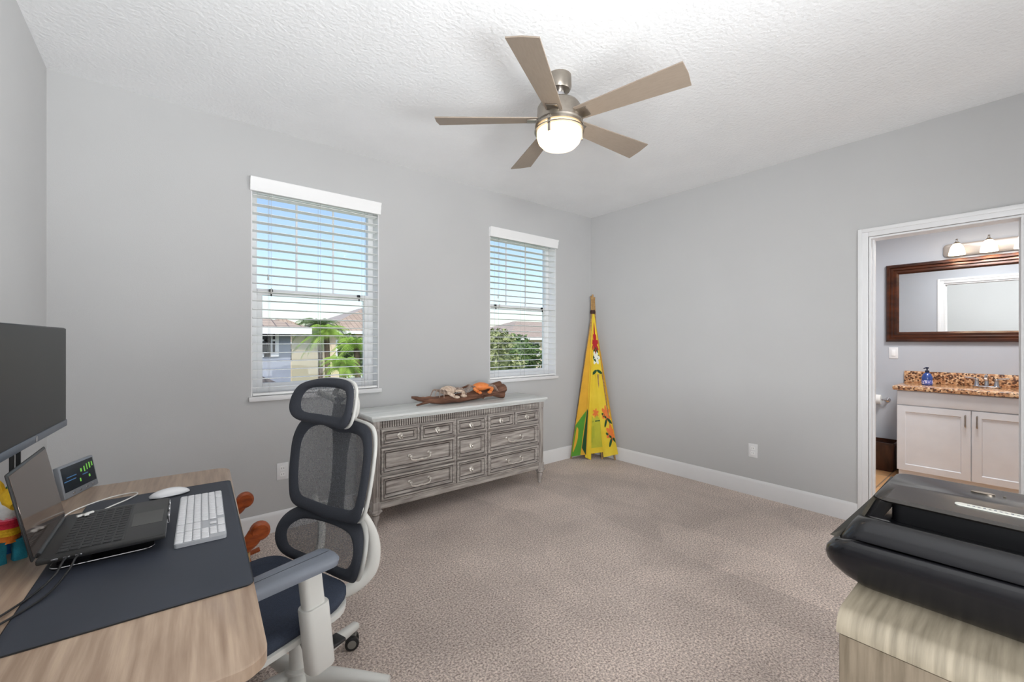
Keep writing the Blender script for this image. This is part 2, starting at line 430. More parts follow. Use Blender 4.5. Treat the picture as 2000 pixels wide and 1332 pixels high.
# ---------------------------------------------------------------- dresser
dr = thing('dresser', 'long distressed grey whitewashed dresser with eleven drawers under the windows', 'dresser', (1.09, 2.87, 0))
DW, DD, DT = 1.60, .385, .78      # width, depth, height; local x 0..DW, y 0..DD
M_pull = mat('antique_silver', (214,208,200), .3, .5, var=.2, scale=60)
BZ = .145
def body(bm):
    box(bm, .03, DW-.03, .012, DD, BZ, DT-.03)
    # apron and rails
    rbox(bm, .02, DW-.02, -.004, .02, BZ-.012, BZ+.028, .005)
    rbox(bm, .02, DW-.02, -.002, .02, BZ+.028, BZ+.040, .003)
    for x0, x1 in ((.655,.668), (.955,.968)): rbox(bm, x0, x1, -.002, .02, BZ+.04, DT-.09, .002)
    rbox(bm, .03, DW-.03, .002, .02, DT-.095, DT-.085, .002)
part('carcass', M_dress, dr, body)
for x in (.018, DW-.030):
    part('side_panel', M_dressv, dr, lambda bm: rbox(bm, x, x+.012, .04, DD-.01, BZ, DT-.03, .003))
for x in (0.0, DW-.055):
    def pil(bm):
        rbox(bm, x+.004, x+.051, -.012, .035, BZ+.03, DT-.075, .003)
        for j in range(3): rbox(bm, x+.012+j*.012, x+.019+j*.012, -.016, -.01, BZ+.08, DT-.1, .003)
        rbox(bm, x, x+.055, -.018, .04, BZ-.01, BZ+.045, .004)
        rbox(bm, x+.001, x+.054, -.016, .038, DT-.085, DT-.03, .004)
    part('corner_post', M_dressv, dr, pil)
def topf(bm):
    rbox(bm, -.022, DW+.022, -.045, DD+.005, DT-.012, DT+.008, .006)
    rbox(bm, -.012, DW+.012, -.032, DD+.002, DT-.024, DT-.012, .005)
    rbox(bm, -.004, DW+.004, -.022, DD, DT-.034, DT-.024, .004)
part('dresser_top', M_dresstop, dr, topf)
def reed(bm):
    x = .062
    while x < DW-.064:
        tube(bm, [(x, -.004, DT-.082), (x, -.004, DT-.036)], .0058, 8, 1); x += .0175
part('reeded_frieze', M_dress, dr, reed)
part('frieze_backing', M_recess_shadow, dr, lambda bm: rbox(bm, .055, DW-.055, -.001, .015, DT-.085, DT-.032, .002))  # dark backing paints the shade between the reeds
def drawer(x0, x1, z0, z1, kind):
    def dm(bm):
        prof = ((0,.008),(0,-.010),(.004,-.015),(.012,-.015),(.014,-.006),(.019,-.006),(.021,-.012),(.026,-.010),(.032,.003),(.033,.0085),(.038,.0085),(.040,.0065))
        loft(bm, [[(x0+i, d, z0+i), (x1-i, d, z0+i), (x1-i, d, z1-i), (x0+i, d, z1-i)] for i, d in prof])
    o = part('drawer', M_dress, dr, dm, angle=25)
    cx, cz = (x0+x1)/2, (z0+z1)/2
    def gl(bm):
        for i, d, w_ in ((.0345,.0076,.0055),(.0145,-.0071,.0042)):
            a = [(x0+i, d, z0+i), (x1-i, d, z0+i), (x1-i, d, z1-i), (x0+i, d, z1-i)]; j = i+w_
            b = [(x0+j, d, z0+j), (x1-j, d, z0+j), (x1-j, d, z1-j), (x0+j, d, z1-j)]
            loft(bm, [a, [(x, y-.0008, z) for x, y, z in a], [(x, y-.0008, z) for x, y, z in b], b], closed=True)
    part('groove_shadow', M_recess_shadow, o, gl, smooth=False)  # dark frames paint the shade inside the drawer mouldings
    if kind == 'knob':
        def kn(bm):
            lathe(bm, [(0,.004),(.021,.004),(.021,0),(.017,-.002),(.012,-.001),(.008,-.004),(.006,-.012),(.010,-.018),(.010,-.024),(.005,-.029),(0,-.030)], (cx, 0, cz), 16, 'y')
            tube(bm, [(cx-.014, -.008, cz), (cx-.010, -.014, cz-.016), (cx, -.016, cz-.022), (cx+.010, -.014, cz-.016), (cx+.014, -.008, cz)], .0028, 6)
        part('knob', M_pull, o, kn)
    else:
        def hl(bm):
            s = .078
            for sx in (-s, s): lathe(bm, [(0,.004),(.013,.004),(.013,0),(.009,-.003),(.007,-.014),(.011,-.020),(.010,-.028),(0,-.033)], (cx+sx, 0, cz+.006), 12, 'y')
            tube(bm, [(cx-s, -.02, cz+.004), (cx-s+.006, -.024, cz-.018), (cx-.03, -.026, cz-.026), (cx, -.026, cz-.023), (cx+.03, -.026, cz-.026), (cx+s-.006, -.024, cz-.018), (cx+s, -.02, cz+.004)], [.005,.0055,.0065,.008,.0065,.0055,.005], 8)
        part('handle', M_pull, o, hl)
zr = ((.19,.355), (.372,.552), (.569,.685))
L0, L1, C0, C1, R0, R1 = .062, .648, .675, .948, .975, DW-.062
drawer(L0, (L0+L1)/2-.008, *zr[2], 'knob'); drawer((L0+L1)/2+.008, L1, *zr[2], 'knob'); drawer(C0, C1, *zr[2], 'knob')
drawer(R0, (R0+R1)/2-.008, *zr[2], 'knob'); drawer((R0+R1)/2+.008, R1, *zr[2], 'knob')
for z in zr[:2]:
    drawer(L0, L1, *z, 'bail'); drawer(C0, C1, *z, 'knob'); drawer(R0, R1, *z, 'bail')
for x, y in ((.028,.012), (DW-.028,.012), (.028,DD-.03), (DW-.028,DD-.03)):
    def ft(bm):
        rbox(bm, x-.036, x+.036, y-.034, y+.034, .118, .136, .004)
        lathe(bm, [(0,.12),(.032,.12),(.035,.108),(.028,.098),(.022,.094),(.027,.088),(.026,.076),(.013,.025),(.012,.02),(.016,.014),(.016,.004),(.012,0),(0,0)], (x, y, 0), 16)
    part('foot', M_dressv, dr, ft)

# driftwood and two crab figures on the dresser
ZD = DT+.0095
dw = thing('driftwood', 'long weathered brown driftwood piece lying on the dresser top', 'driftwood', (1.93, 3.07, ZD))
def dwood(bm):
    pts = [(-.45,0,.075),(-.36,-.005,.05),(-.22,-.02,.036),(-.05,-.02,.034),(.12,-.01,.04),(.26,.0,.05),(.36,.005,.06),(.42,.01,.075),(.45,.01,.08)]
    t = bmesh.new(); tube(t, pts, [.006,.022,.038,.044,.040,.034,.036,.052,.058], 16, 5, flat=(1.2,.8))
    rnd = random.Random(4)
    for v in t.verts:
        a = math.atan2(v.co.z-.05, v.co.y); v.co.z += .006*math.sin(a*5+v.co.x*9)+rnd.uniform(-.002,.002); v.co.y += .006*math.cos(a*4+v.co.x*14)
        v.co.z = max(v.co.z, .001)
    merge(bm, t)
part('log', M_drift, dw, dwood)
def branch(bm):
    tube(bm, [(-.42,-.02,.01),(-.32,-.03,.03),(-.18,-.05,.05),(.02,-.055,.062),(.15,-.05,.04),(.20,-.05,.02)], [.006,.012,.02,.02,.016,.008], 10)
    tube(bm, [(.10,.02,.06),(.2,.03,.085),(.3,.02,.1),(.43,.02,.115)], [.012,.02,.024,.034], 10)
    tube(bm, [(.30,.0,.05),(.38,-.01,.035),(.44,-.01,.03)], [.02,.03,.036], 10)
    tube(bm, [(-.1,.0,.07),(-.02,.01,.10),(.07,.01,.125),(.11,.01,.128)], [.012,.01,.009,.006], 8)
part('branch', M_drift, dw, branch)
M_crabO = mat('orange_shell', (226,122,52), .4, rgb2=(240,150,84), scale=30)
M_crabB = mat('cream_shell', (196,170,148), .5, rgb2=(226,206,188), scale=60, contrast=(.4,.6))
M_leg = mat('pale_leg', (176,158,146), .5, rgb2=(120,98,86), scale=50)
def crab(label, loc, rz, m, s):
    e = thing('crab_figurine', label, 'crab figurine', loc, rz)
    part('shell', m, e, lambda bm: (blob(bm, (0,0,.02*s), (.062*s,.046*s,.03*s), 3, .03, 3)))
    for sx in (-1, 1):
        for j in range(4):
            y = (-.03+.02*j)*s
            part('leg', M_leg, e, lambda bm: tube(bm, [(sx*.045*s, y, .015*s), (sx*.085*s, y*1.5, .028*s), (sx*.11*s, y*2.0-.01, -.012*s)], [.007*s,.0055*s,.002*s], 7))
        part('claw', m, e, lambda bm: (tube(bm, [(sx*.035*s,-.035*s,.015*s),(sx*.065*s,-.065*s,.012*s),(sx*.045*s,-.095*s,-.005*s)], [.008*s,.010*s,.012*s], 8), blob(bm, (sx*.035*s,-.105*s,-.012*s), (.015*s,.026*s,.010*s), 2)))
    return e
crab('cream speckled crab figure lying on the left half of the driftwood', (1.78, 3.03, ZD+.085), .3, M_crabB, 1.25)
crab('orange crab figure lying on the middle of the driftwood', (2.10, 3.02, ZD+.098), -.35, M_crabO, 1.2)

# ---------------------------------------------------------------- play teepee
tp = thing('play_teepee', 'folded yellow cloth play teepee with printed flowers standing in the corner', 'teepee', (3.66, 3.08, 0))
M_yel = mat('yellow_cloth', (228,196,42), .85, rgb2=(238,210,66), scale=5, bump=.2, bscale=20)
M_orc = mat('amber_cloth', (222,168,50), .85, var=.06, bump=.2, bscale=20)
M_grn = mat('green_print', (84,148,44), .85, var=.08)
M_dgrn = mat('dark_green_print', (34,78,44), .85)
M_red = mat('red_print', (176,30,40), .85)
M_wht = mat('white_print', (230,232,220), .85)
M_orp = mat('orange_print', (236,128,60), .85)
M_lime = mat('lime_print', (192,190,58), .85, var=.1)
def wp(p): return Vector(p)-Vector((3.66, 3.08, 0))
AP = wp((3.735, 3.165, 1.62))
class Panel:
    def __init__(s, name, m, b0, b1, t0=None, t1=None, sag=.012, vtop=1.):
        s.b0, s.b1 = wp(b0), wp(b1); s.t0 = wp(t0) if t0 else AP; s.t1 = wp(t1) if t1 else AP+Vector((.012,-.012,0))
        n = (s.b1-s.b0).cross((s.t0+s.t1)/2-s.b0).normalized()
        if n.dot(Vector((-.63,-.78,0))) < 0: n = -n
        s.n = n; s.sag = sag
        def f(bm):
            U, V = 8, 18
            for off in (0,):
                g = [[bm.verts.new(s.at(u/U, v/V)) for u in range(U+1)] for v in range(V+1)]
                g2 = [[bm.verts.new(s.at(u/U, v/V)-s.n*.004) for u in range(U+1)] for v in range(V+1)]
                for v in range(V):
                    for u in range(U):
                        bm.faces.new((g[v][u], g[v][u+1], g[v+1][u+1], g[v+1][u])); bm.faces.new((g2[v][u], g2[v+1][u], g2[v+1][u+1], g2[v][u+1]))
                ring = [(0, u) for u in range(U+1)]+[(v, U) for v in range(1, V+1)]+[(V, u) for u in range(U-1, -1, -1)]+[(v, 0) for v in range(V-1, 0, -1)]
                for i in range(len(ring)):
                    a, b = ring[i], ring[(i+1) % len(ring)]
                    bm.faces.new((g[a[0]][a[1]], g[b[0]][b[1]], g2[b[0]][b[1]], g2[a[0]][a[1]]))
        s.o = part(name, m, tp, f, angle=60)
    def at(s, u, v):
        p = s.b0.lerp(s.b1, u).lerp(s.t0.lerp(s.t1, u), v)
        return p+s.n*(s.sag*math.sin(u*PI*2+.6)*(1-v)*1.0 - s.sag*.6*math.sin(v*PI)*math.sin(u*PI))
    def printed(s, name, m, poly, k=4):
        poly = [(min(.985, max(.015, a)), b) for a, b in poly]
        def f(bm):
            P = []
            for i in range(len(poly)):
                a, b = poly[i], poly[(i+1) % len(poly)]
                for j in range(k): P.append((a[0]+(b[0]-a[0])*j/k, a[1]+(b[1]-a[1])*j/k))
            top = [bm.verts.new(s.at(*p)+s.n*.0035) for p in P]; bot = [bm.verts.new(s.at(*p)-s.n*.001) for p in P]
            cx = sum(p[0] for p in P)/len(P); cy = sum(p[1] for p in P)/len(P)
            c = bm.verts.new(s.at(cx, cy)+s.n*.0035)
            for i in range(len(P)):
                j = (i+1) % len(P)
                bm.faces.new((top[i], top[j], c)); bm.faces.new((top[j], top[i], bot[i], bot[j]))
        part(name, m, s.o, f, angle=60)
def petal(cx, cy, a, l, w, asp):
    """leaf outline in panel coordinates; asp = panel height / width"""
    o = []
    for i in range(10):
        t = 2*PI*i/10; x = l/2+l/2*math.cos(t); y = w*math.sin(t)
        X = x*math.cos(a)-y*math.sin(a); Y = x*math.sin(a)+y*math.cos(a)
        o.append((cx+X*asp, cy+Y))
    return o
pL = Panel('left_panel', M_orc, (3.455,3.235,.03), (3.56,3.10,.06), sag=.010)
pL.printed('green_patch', M_grn, [(0,.0),(.60,.0),(.66,.16),(.80,.31),(.40,.265),(0,.215)])
pL.printed('dark_fold', M_dgrn, [(.66,.05),(.95,.0),(.93,.30),(.84,.32)])
pF = Panel('front_flap', M_yel, (3.552,3.115,.03), (3.600,3.075,.0), sag=.006)
pF2 = Panel('front_flap', M_yel, (3.600,3.075,.0), (3.618,3.105,.02), (3.728,3.160,1.05), (3.735,3.165,1.05), sag=.0)
pI = Panel('inner_panel', M_yel, (3.612,3.13,.05), (3.725,2.985,.085), (3.70,3.15,1.05), (3.72,3.13,1.05), sag=.006)
pI.printed('lime_print', M_lime, [(.05,.06),(.95,.06),(.96,.22),(.94,.36),(.70,.42),(.42,.38),(.08,.46)])
pI.printed('hem_band', M_dgrn, [(.02,.345),(.98,.345),(.98,.358),(.02,.358)])
for a in range(6): pI.printed('orange_print', M_orp, petal(.6, .44, a*PI/3+.3, .055, .014, 5.5), 1)
for j in range(3): pI.printed('drawn_line', M_grn, [(.12+.13*j,.12),(.14+.13*j,.12),(.15+.13*j,.30),(.13+.13*j,.30)])
pT = Panel('upper_front', M_yel, (3.690,3.135,.93), (3.760,3.045,.93), (3.728,3.160,1.62), (3.745,3.15,1.62), sag=.0)
pR = Panel('right_flap', M_yel, (3.706,2.985,.03), (3.812,2.870,.07), (3.728,3.125,1.02), (3.775,3.08,1.02), sag=.008)
pB = Panel('back_panel', M_orc, (3.812,2.880,.09), (3.825,3.20,.09), (3.745,3.15,1.60), (3.75,3.17,1.60), sag=.004)
for a in range(7): pT.printed('red_flower', M_red, petal(.46, .50, a*2*PI/7+.2, .17, .040, 3.6), 1)
pT.printed('red_flower', M_red, petal(.45, .55, 1.5, .30, .05, 3), 1)
for a in (-.9, -2.3, -1.6): pT.printed('dark_leaf', M_dgrn, petal(.5, .44, a, .12, .022, 4.4), 1)
for a in range(6): pT.printed('white_flower', M_wht, petal(.48, .27, a*PI/3, .12, .034, 4.2), 1)
for a in (.9, 2.3): pT.printed('dark_leaf', M_dgrn, petal(.48, .20, a, .15, .024, 4.4), 1)
for a in (-.4, -2.6): pT.printed('dark_leaf', M_dgrn, petal(.5, .07, a, .14, .026, 4.0), 1)
for cx, cy in ((.62,.46),(.78,.24)):
    for a in range(6): pR.printed('orange_flower', M_orp, petal(cx, cy, a*PI/3+.4, .10, .026, 4.2), 1)
    for a in (-2.2, -.6, 2.6): pR.printed('dark_leaf', M_dgrn, petal(cx, cy-.05, a, .12, .02, 4.0), 1)
for i, (b, t) in enumerate((((3.475,3.25,0),(3.765,3.16,1.80)), ((3.606,3.105,0),(3.745,3.185,1.79)), ((3.805,2.905,0),(3.745,3.195,1.815)), ((3.725,3.02,0),(3.765,3.165,1.78)), ((3.815,3.215,0),(3.745,3.17,1.83)))):
    part('pole', M_post, tp, lambda bm: tube(bm, [wp(b), wp(t)], .009, 8, 1))
part('tie_cord', mat('tie', (70,44,34), .8), tp, lambda bm: lathe(bm, [(.0,-.02),(.027,-.02),(.030,0),(.026,.02),(0,.02)], tuple(AP+Vector((.006,.0,.01))), 14))

# ---------------------------------------------------------------- desk
DKA = math.radians(-2.9)
desk = thing('desk', 'light oak sit-stand desk along the left wall holding laptop and monitor', 'desk', (-.13, 1.555, 0), DKA)
DX, DYH, ZT = .305, .70, .75
def slab(bm):
    o = rrect(-DX, DX, -DYH, DYH, .05, 6)
    i = rrect(-DX+.004, DX-.004, -DYH+.004, DYH-.004, .046, 6)
    loft(bm, [[(x, y, ZT-.028) for x, y in i], [(x, y, ZT-.024) for x, y in o], [(x, y, ZT-.003) for x, y in o], [(x, y, ZT) for x, y in i]])
part('desktop', M_desk, desk, slab)
M_dmetal = mat('desk_leg_metal', (196,198,200), .4)
for y in (-.52, .52):
    part('leg', M_dmetal, desk, lambda bm: (rbox(bm, -.04, .04, y-.03, y+.03, .02, .5, .004), rbox(bm, -.033, .033, y-.024, y+.024, .5, ZT-.05, .004)))
    part('foot', M_dmetal, desk, lambda bm: rbox(bm, -.28, .28, y-.035, y+.035, 0, .03, .006))
    part('support_rail', M_dmetal, desk, lambda bm: rbox(bm, -.25, .25, y-.03, y+.03, ZT-.05, ZT-.029, .003))
part('cross_beam', M_dmetal, desk, lambda bm: rbox(bm, -.03, .03, -.49, .49, ZT-.09, ZT-.052, .003))

def flat_thing(name, label, cat, m, loc, rz, fn, group=None):
    bm = bmesh.new(); fn(bm); o = obj(name, bm, m, loc=loc, rot=(0, 0, rz)); return tag(o, label, cat, group)
M_mat = mat('desk_mat', (50,54,64), .55, var=.08, scale=5)
mt = thing('desk_mat', 'large dark slate desk mat lying on the oak desk', 'desk mat', (-.028, 1.573, ZT), math.radians(-2.5))
part('mat_sheet', M_mat, mt, lambda bm: loft(bm, [[(x, y, z) for x, y in rrect(-.2+e, .2-e, -.445+e, .445-e, .015, 3)] for z, e in ((0,.0),(.002,0),(.003,.001))]))
part('stitched_edge', M_black, mt, lambda bm: tube(bm, [(x, y, .0022) for x, y in rrect(-.2, .2, -.445, .445, .015, 3)]+[(.2, .43, .0022)], .0014, 6, 1))

# white keyboard
ZM = ZT+.003
kb = thing('keyboard', 'white slim full-size keyboard with white keys on the dark desk mat', 'keyboard', (.081, 1.640, ZM), math.radians(-3))
M_key = mat('key_white', (226,226,228), .5); M_kbase = mat('keyboard_aluminium', (188,190,194), .4, .3)
part('keyboard_base', M_kbase, kb, lambda bm: loft(bm, [[(x, y, z) for x, y in rrect(-.058, .058, -.213, .213, .008, 4)] for z in (0.001, .011)]))
bk = bmesh.new(); rbox(bk, -.0083, .0083, -.0083, .0083, 0, .003, .0012, 1)
U = .0186; k0 = None
KR = (([1]*14, [1,1,1], [1]*4), ([1]*13+[2], [1,1,1], [1]*4), ([1.5]+[1]*12+[1.5], [1,1,1], [1]*4), ([1.75]+[1]*11+[2.25], [], [1]*4), ([2.25]+[1]*10+[2.75], [0,1,0], [1]*3), ([1.25,1.25,1.25,6.25,1.25,1.25,1.25], [1,1,1], [2,1]))
for r, groups in enumerate(KR):
    for g, start in zip(groups, (0, 15.25, 18.5)):
        u = start
        for w_ in g:
            W_ = w_ if w_ else 1
            if r == 0 and start == 0: W_ = 15/14
            if w_:
                if k0 is None: k = k0 = obj('key', bk, M_key, kb)
                else: k = k0.copy(); COL.objects.link(k)
                k.location = (-.0475+r*.0190, .209-(u+W_/2)*U, .011); k.scale = (1, (W_*U-.002)/.0166, 1)
            u += W_

# white mouse
ms = thing('mouse', 'white low-profile mouse beside the white keyboard on the mat', 'mouse', (.005, 1.945, ZM), math.radians(8))
def mouse(bm):
    rings = []
    for i in range(15):
        t = -1+2*i/14; x = t*.056; w = .029*max(.15, (1-abs(t)**3.2))**.5; h = .004+.017*(1-t*t)**.8
        rings.append([(x, math.cos(a)*w, .005+(h*max(0, math.sin(a))**.7 if math.sin(a) > 0 else -.001)) for a in [2*PI*j/20 for j in range(20)]])
    loft(bm, rings)
part('mouse_shell', mat('mouse_white', (236,236,238), .25), ms, mouse, angle=60)
part('mouse_base', mat('mouse_grey', (120,122,126), .4), ms, lambda bm: loft(bm, [[(x, y, z) for x, y in rrect(-.046, .046, -.023, .023, .02, 5)] for z in (0.001, .006)]))

# laptop stand + laptop
LA = math.radians(-1.5)
ls = thing('laptop_stand', 'black laptop riser with chrome front lip on the desk mat', 'laptop stand', (-.118, 1.605, ZM), LA)
part('base_plate', M_black, ls, lambda bm: loft(bm, [[(x, y, z) for x, y in rrect(-.10, .092, -.13, .12, .02, 4)] for z in (.0005, .006)]))
part('base_edge', M_chrome, ls, lambda bm: tube(bm, [(x, y, .005) for x, y in rrect(-.10, .093, -.131, .121, .02, 4)], .0016, 6, 1))
part('top_plate', M_black, ls, lambda bm: rbox(bm, -.105, .112, -.12, .12, .026, .031, .002))
for y in (-.09, .09): part('support_arm', M_black, ls, lambda bm: rbox(bm, -.09, -.03, y-.02, y+.02, .005, .028, .002))
for y in (-.015, .045, .1): part('front_hook', M_chrome, ls, lambda bm: (rbox(bm, .106, .122, y-.014, y+.014, .026, .030, .001), rbox(bm, .1195, .1225, y-.014, y+.014, .026, .052, .001)))
lp = thing('laptop', 'open dark laptop with glossy screen standing on the black riser', 'laptop', (-.118, 1.605, ZM+.0315), LA)
M_lap = mat('laptop_graphite', (50,50,50), .38, .3, var=.04)
M_lkey = mat('laptop_key', (40,40,41), .5)
part('laptop_base', M_lap, lp, lambda bm: rbox(bm, -.115, .118, -.163, .163, 0, .014, .004))
part('keyboard_deck', M_dark, lp, lambda bm: rbox(bm, -.085, .035, -.145, .145, .0138, .0148, .0004, 1))
bk = bmesh.new(); rbox(bk, -.0078, .0078, -.0085, .0085, 0, .0016, .0008, 1); k0 = None
for r in range(6):
    for c in range(14):
        if k0 is None: k = k0 = obj('key', bk, M_lkey, lp)
        else: k = k0.copy(); COL.objects.link(k)
        k.location = (-.075+r*.0195, -.1335+c*.0205, .0147)
part('trackpad', mat('trackpad', (58,57,55), .3), lp, lambda bm: rbox(bm, .042, .108, -.06, .05, .0138, .0146, .0003, 1))
part('hinge', M_lap, lp, lambda bm: tube(bm, [(-.117, -.13, .014), (-.117, .13, .014)], .006, 10, 1))
def gloss(name, rgb, metal, rough=.08):
    return mat(name, rgb, rough, metal, spec=.8, var=.01)
scr = part('screen_lid', M_lap, lp, lambda bm: rbox(bm, -.005, 0, -.163, .163, .0, .212, .003), loc=(-.117, 0, .012), rot=(0, math.radians(-11), 0))
part('screen_glass', gloss('laptop_screen', (112,98,90), .75, .06), scr, lambda bm: rbox(bm, 0, .0012, -.157, .157, .008, .206, .0004, 1))
part('port', M_chrome, lp, lambda bm: [rbox(bm, -.09+.02*i, -.078+.02*i, -.1636, -.162, .005, .009, .0005, 1) for i in range(3)])

# cables
M_wcable = mat('white_cable', (226,224,220), .5)
flat_thing('cable', 'thin white charging cable looping on the desk behind the laptop', 'cable', M_wcable, (0,0,0), 0,
  lambda bm: (tube(bm, [(-.262,1.79,.754),(-.262,1.87,.754),(-.235,1.965,.754),(-.16,2.045,.754),(-.10,2.06,.754),(-.085,2.03,.7545),(-.11,1.97,.7575),(-.16,1.90,.7575),(-.195,1.80,.7575)], .0022, 6),))
M_bcable = mat('black_cable', (22,22,24), .5)
for i, (a, lab) in enumerate((((0,0), 'black cable from the laptop side to the wall, upper of the two'), ((.02,-.03), 'black cable from the laptop side to the wall, lower of the two'))):
    x, y = a
    flat_thing('power_cable', lab, 'cable', M_bcable, (0,0,0), 0,
      lambda bm: tube(bm, [(-.185+x, 1.440, .7935), (-.19+x, 1.425, .79), (-.20+x, 1.40, .772), (-.225+x, 1.36+y, .7575), (-.27+x*.5, 1.28+y, .7555), (-.33, 1.22+y*2, .7535), (-.42, 1.17+y*2, .7535)], .0024, 7))

# white earbud / dongle on the laptop corner
flat_thing('usb_dongle', 'small white plug lying at the far corner of the laptop keyboard', 'plug', M_wcable, (-.185, 1.725, ZM+.0485), .6,
  lambda bm: (rbox(bm, -.02, .02, -.004, .004, 0, .006, .002), rbox(bm, -.008, .004, -.012, .004, 0, .006, .002)))

# monitor
mo = thing('monitor', 'large black monitor with grey lower bezel standing on the desk', 'monitor', (-.296, 1.80, ZT), math.radians(-4.2))
M_bezel = mat('bezel_grey', (92,98,108), .35, .3)
part('panel_back', M_dark, mo, lambda bm: rbox(bm, -.03, 0, -.305, .305, .262, .598, .004))
part('screen', mat('monitor_screen', (20,20,20), .3, spec=.22, var=.01), mo, lambda bm: rbox(bm, 0, .0015, -.302, .302, .284, .595, .0005, 1))
bz = part('lower_bezel', M_bezel, mo, lambda bm: rbox(bm, -.006, .004, -.305, .305, .262, .284, .002))
part('brand_mark', M_chrome, bz, lambda bm: (lathe(bm, [(0,0),(.009,0),(.009,.001),(0,.001)], (.004, -.0, .273), 20, 'x')))
for y in (-.012, .035): part('stand_post', M_black, mo, lambda bm: rbox(bm, -.045, -.035, y-.004, y+.004, .01, .30, .002))
part('stand_base', M_black, mo, lambda bm: rbox(bm, -.095, -.005, -.035, .06, .0005, .012, .004))

# digital clock
ck = thing('digital_clock', 'small silver-framed digital display at the far end of the desk', 'digital clock', (-.246, 2.205, ZT), math.radians(-22), rot=(0, 0, math.radians(-22)))
M_ckf = mat('clock_frame', (138,142,148), .35, .3)
M_led = mat('clock_glow', (80,150,60), .5, emit=(120,190,70), estr=.5); M_led2 = mat('clock_glow_blue', (50,90,130), .5, emit=(70,120,170), estr=.25)
cf = part('clock_case', M_ckf, ck, lambda bm: rbox(bm, -.012, .004, -.092, .092, .0, .115, .003, M=Matrix.Rotation(math.radians(-10), 4, 'Y')))
RY = Matrix.Rotation(math.radians(-10), 4, 'Y')
part('display', gloss('clock_display', (14,26,38), 0, .15), ck, lambda bm: rbox(bm, .004, .0052, -.084, .084, .022, .108, .0004, 1, M=RY))
for y, z, h, w, m in ((.012,.078,.012,.008,M_led),(.03,.078,.02,.006,M_led),(.045,.082,.022,.005,M_led),(.06,.084,.022,.007,M_led),(.074,.086,.016,.006,M_led),(-.04,.07,.003,.05,M_led2),(-.05,.058,.003,.06,M_led2),(.0,.045,.012,.006,M_led),(.05,.047,.010,.008,M_led),(.03,.06,.003,.03,M_led2)):
    part('digit', m, ck, lambda bm: box(bm, .0052, .0057, y-w/2, y+w/2, z-h/2, z+h/2) or bmesh.ops.transform(bm, matrix=RY, verts=bm.verts), smooth=False)
for j in range(4): part('button', M_chrome, ck, lambda bm: rbox(bm, .004, .006, -.05+.035*j, -.038+.035*j, .008, .014, .0008, 1, M=RY))

# pinata toy
pn = thing('pinata', 'small striped paper pinata donkey in rainbow colours at the left desk edge', 'pinata', (-.325, 1.655, ZT), math.radians(-65)); pn.scale = (.88,.88,.88)
PC = {n: mat('crepe_'+n, c, .8, rgb2=tuple(min(255, int(v*1.15)+6) for v in c), scale=40, bump=.5, bscale=50) for n, c in dict(red=(190,34,56), pink=(214,96,120), white=(226,230,232), teal=(30,120,140), yellow=(226,176,34), orange=(222,124,38), blue=(36,110,176), green=(70,120,70)).items()}
def band(z0, z1, a, b, m, name):
    def f(bm):
        for k in range(3):
            za = z0+(z1-z0)*k/3; zb = z0+(z1-z0)*(k+1)/3
            loft(bm, [[(math.cos(t)*a*s, math.sin(t)*b*s, z) for t in [2*PI*j/20 for j in range(20)]] for z, s in ((za, 1.06), (zb, .97))])
    part(name, m, pn, f)
for i, n in enumerate(('orange','yellow','red','pink','white')):
    z0 = .055+i*.022; band(z0, z0+.023, .062-.004*abs(i-2), .036-.003*abs(i-2), PC[n], 'paper_band')
for x in (-.04, .04):
    for y in (-.02, .02): part('leg', PC['blue' if x < 0 else 'teal'], pn, lambda bm: loft(bm, [[(x+cx, y+cy, z) for cx, cy in rrect(-.013*s, .013*s, -.013*s, .013*s, .004, 2)] for z, s in ((0,1.1),(.02,1),(.04,1.1),(.06,1))]))
part('neck', PC['white'], pn, lambda bm: tube(bm, [(.035,0,.14),(.055,0,.165),(.062,0,.185)], [.028,.024,.022], 12))
part('head', PC['yellow'], pn, lambda bm: tube(bm, [(.045,0,.19),(.075,0,.185),(.105,0,.17)], [.022,.024,.015], 12))
for y in (-.014, .014): part('ear', PC['yellow'], pn, lambda bm: tube(bm, [(.045,y,.2),(.04,y*1.2,.222),(.036,y*1.4,.238)], [.009,.008,.002], 8))
part('mane', PC['green'], pn, lambda bm: tube(bm, [(.02,0,.165),(.03,0,.19),(.04,0,.212)], [.01,.01,.006], 8))
part('saddle', PC['teal'], pn, lambda bm: blob(bm, (-.01,-.024,.13), (.034,.022,.026), 2))

# small dark gadget at the near end
gd = thing('desk_gadget', 'shiny dark grey gadget with a silver tip at the near end of the desk', 'gadget', (-.195, .905, ZT), math.radians(-10))
part('gadget_body', mat('smoked_shell', (70,80,86), .12, .5), gd, lambda bm: blob(bm, (0,0,.014), (.05,.03,.014), 3))
part('silver_tip', M_chrome, gd, lambda bm: blob(bm, (.046,.010,.016), (.009,.009,.008), 2))
part('dark_collar', M_dark, gd, lambda bm: tube(bm, [(.034,.007,.015),(.042,.009,.016)], .012, 12, 1))

# ---------------------------------------------------------------- office chair
ch = thing('office_chair', 'white-framed ergonomic office chair with navy mesh back pulled up to the desk', 'office chair', (.36, 1.65, 0), math.radians(201))
def at_y(o): return o
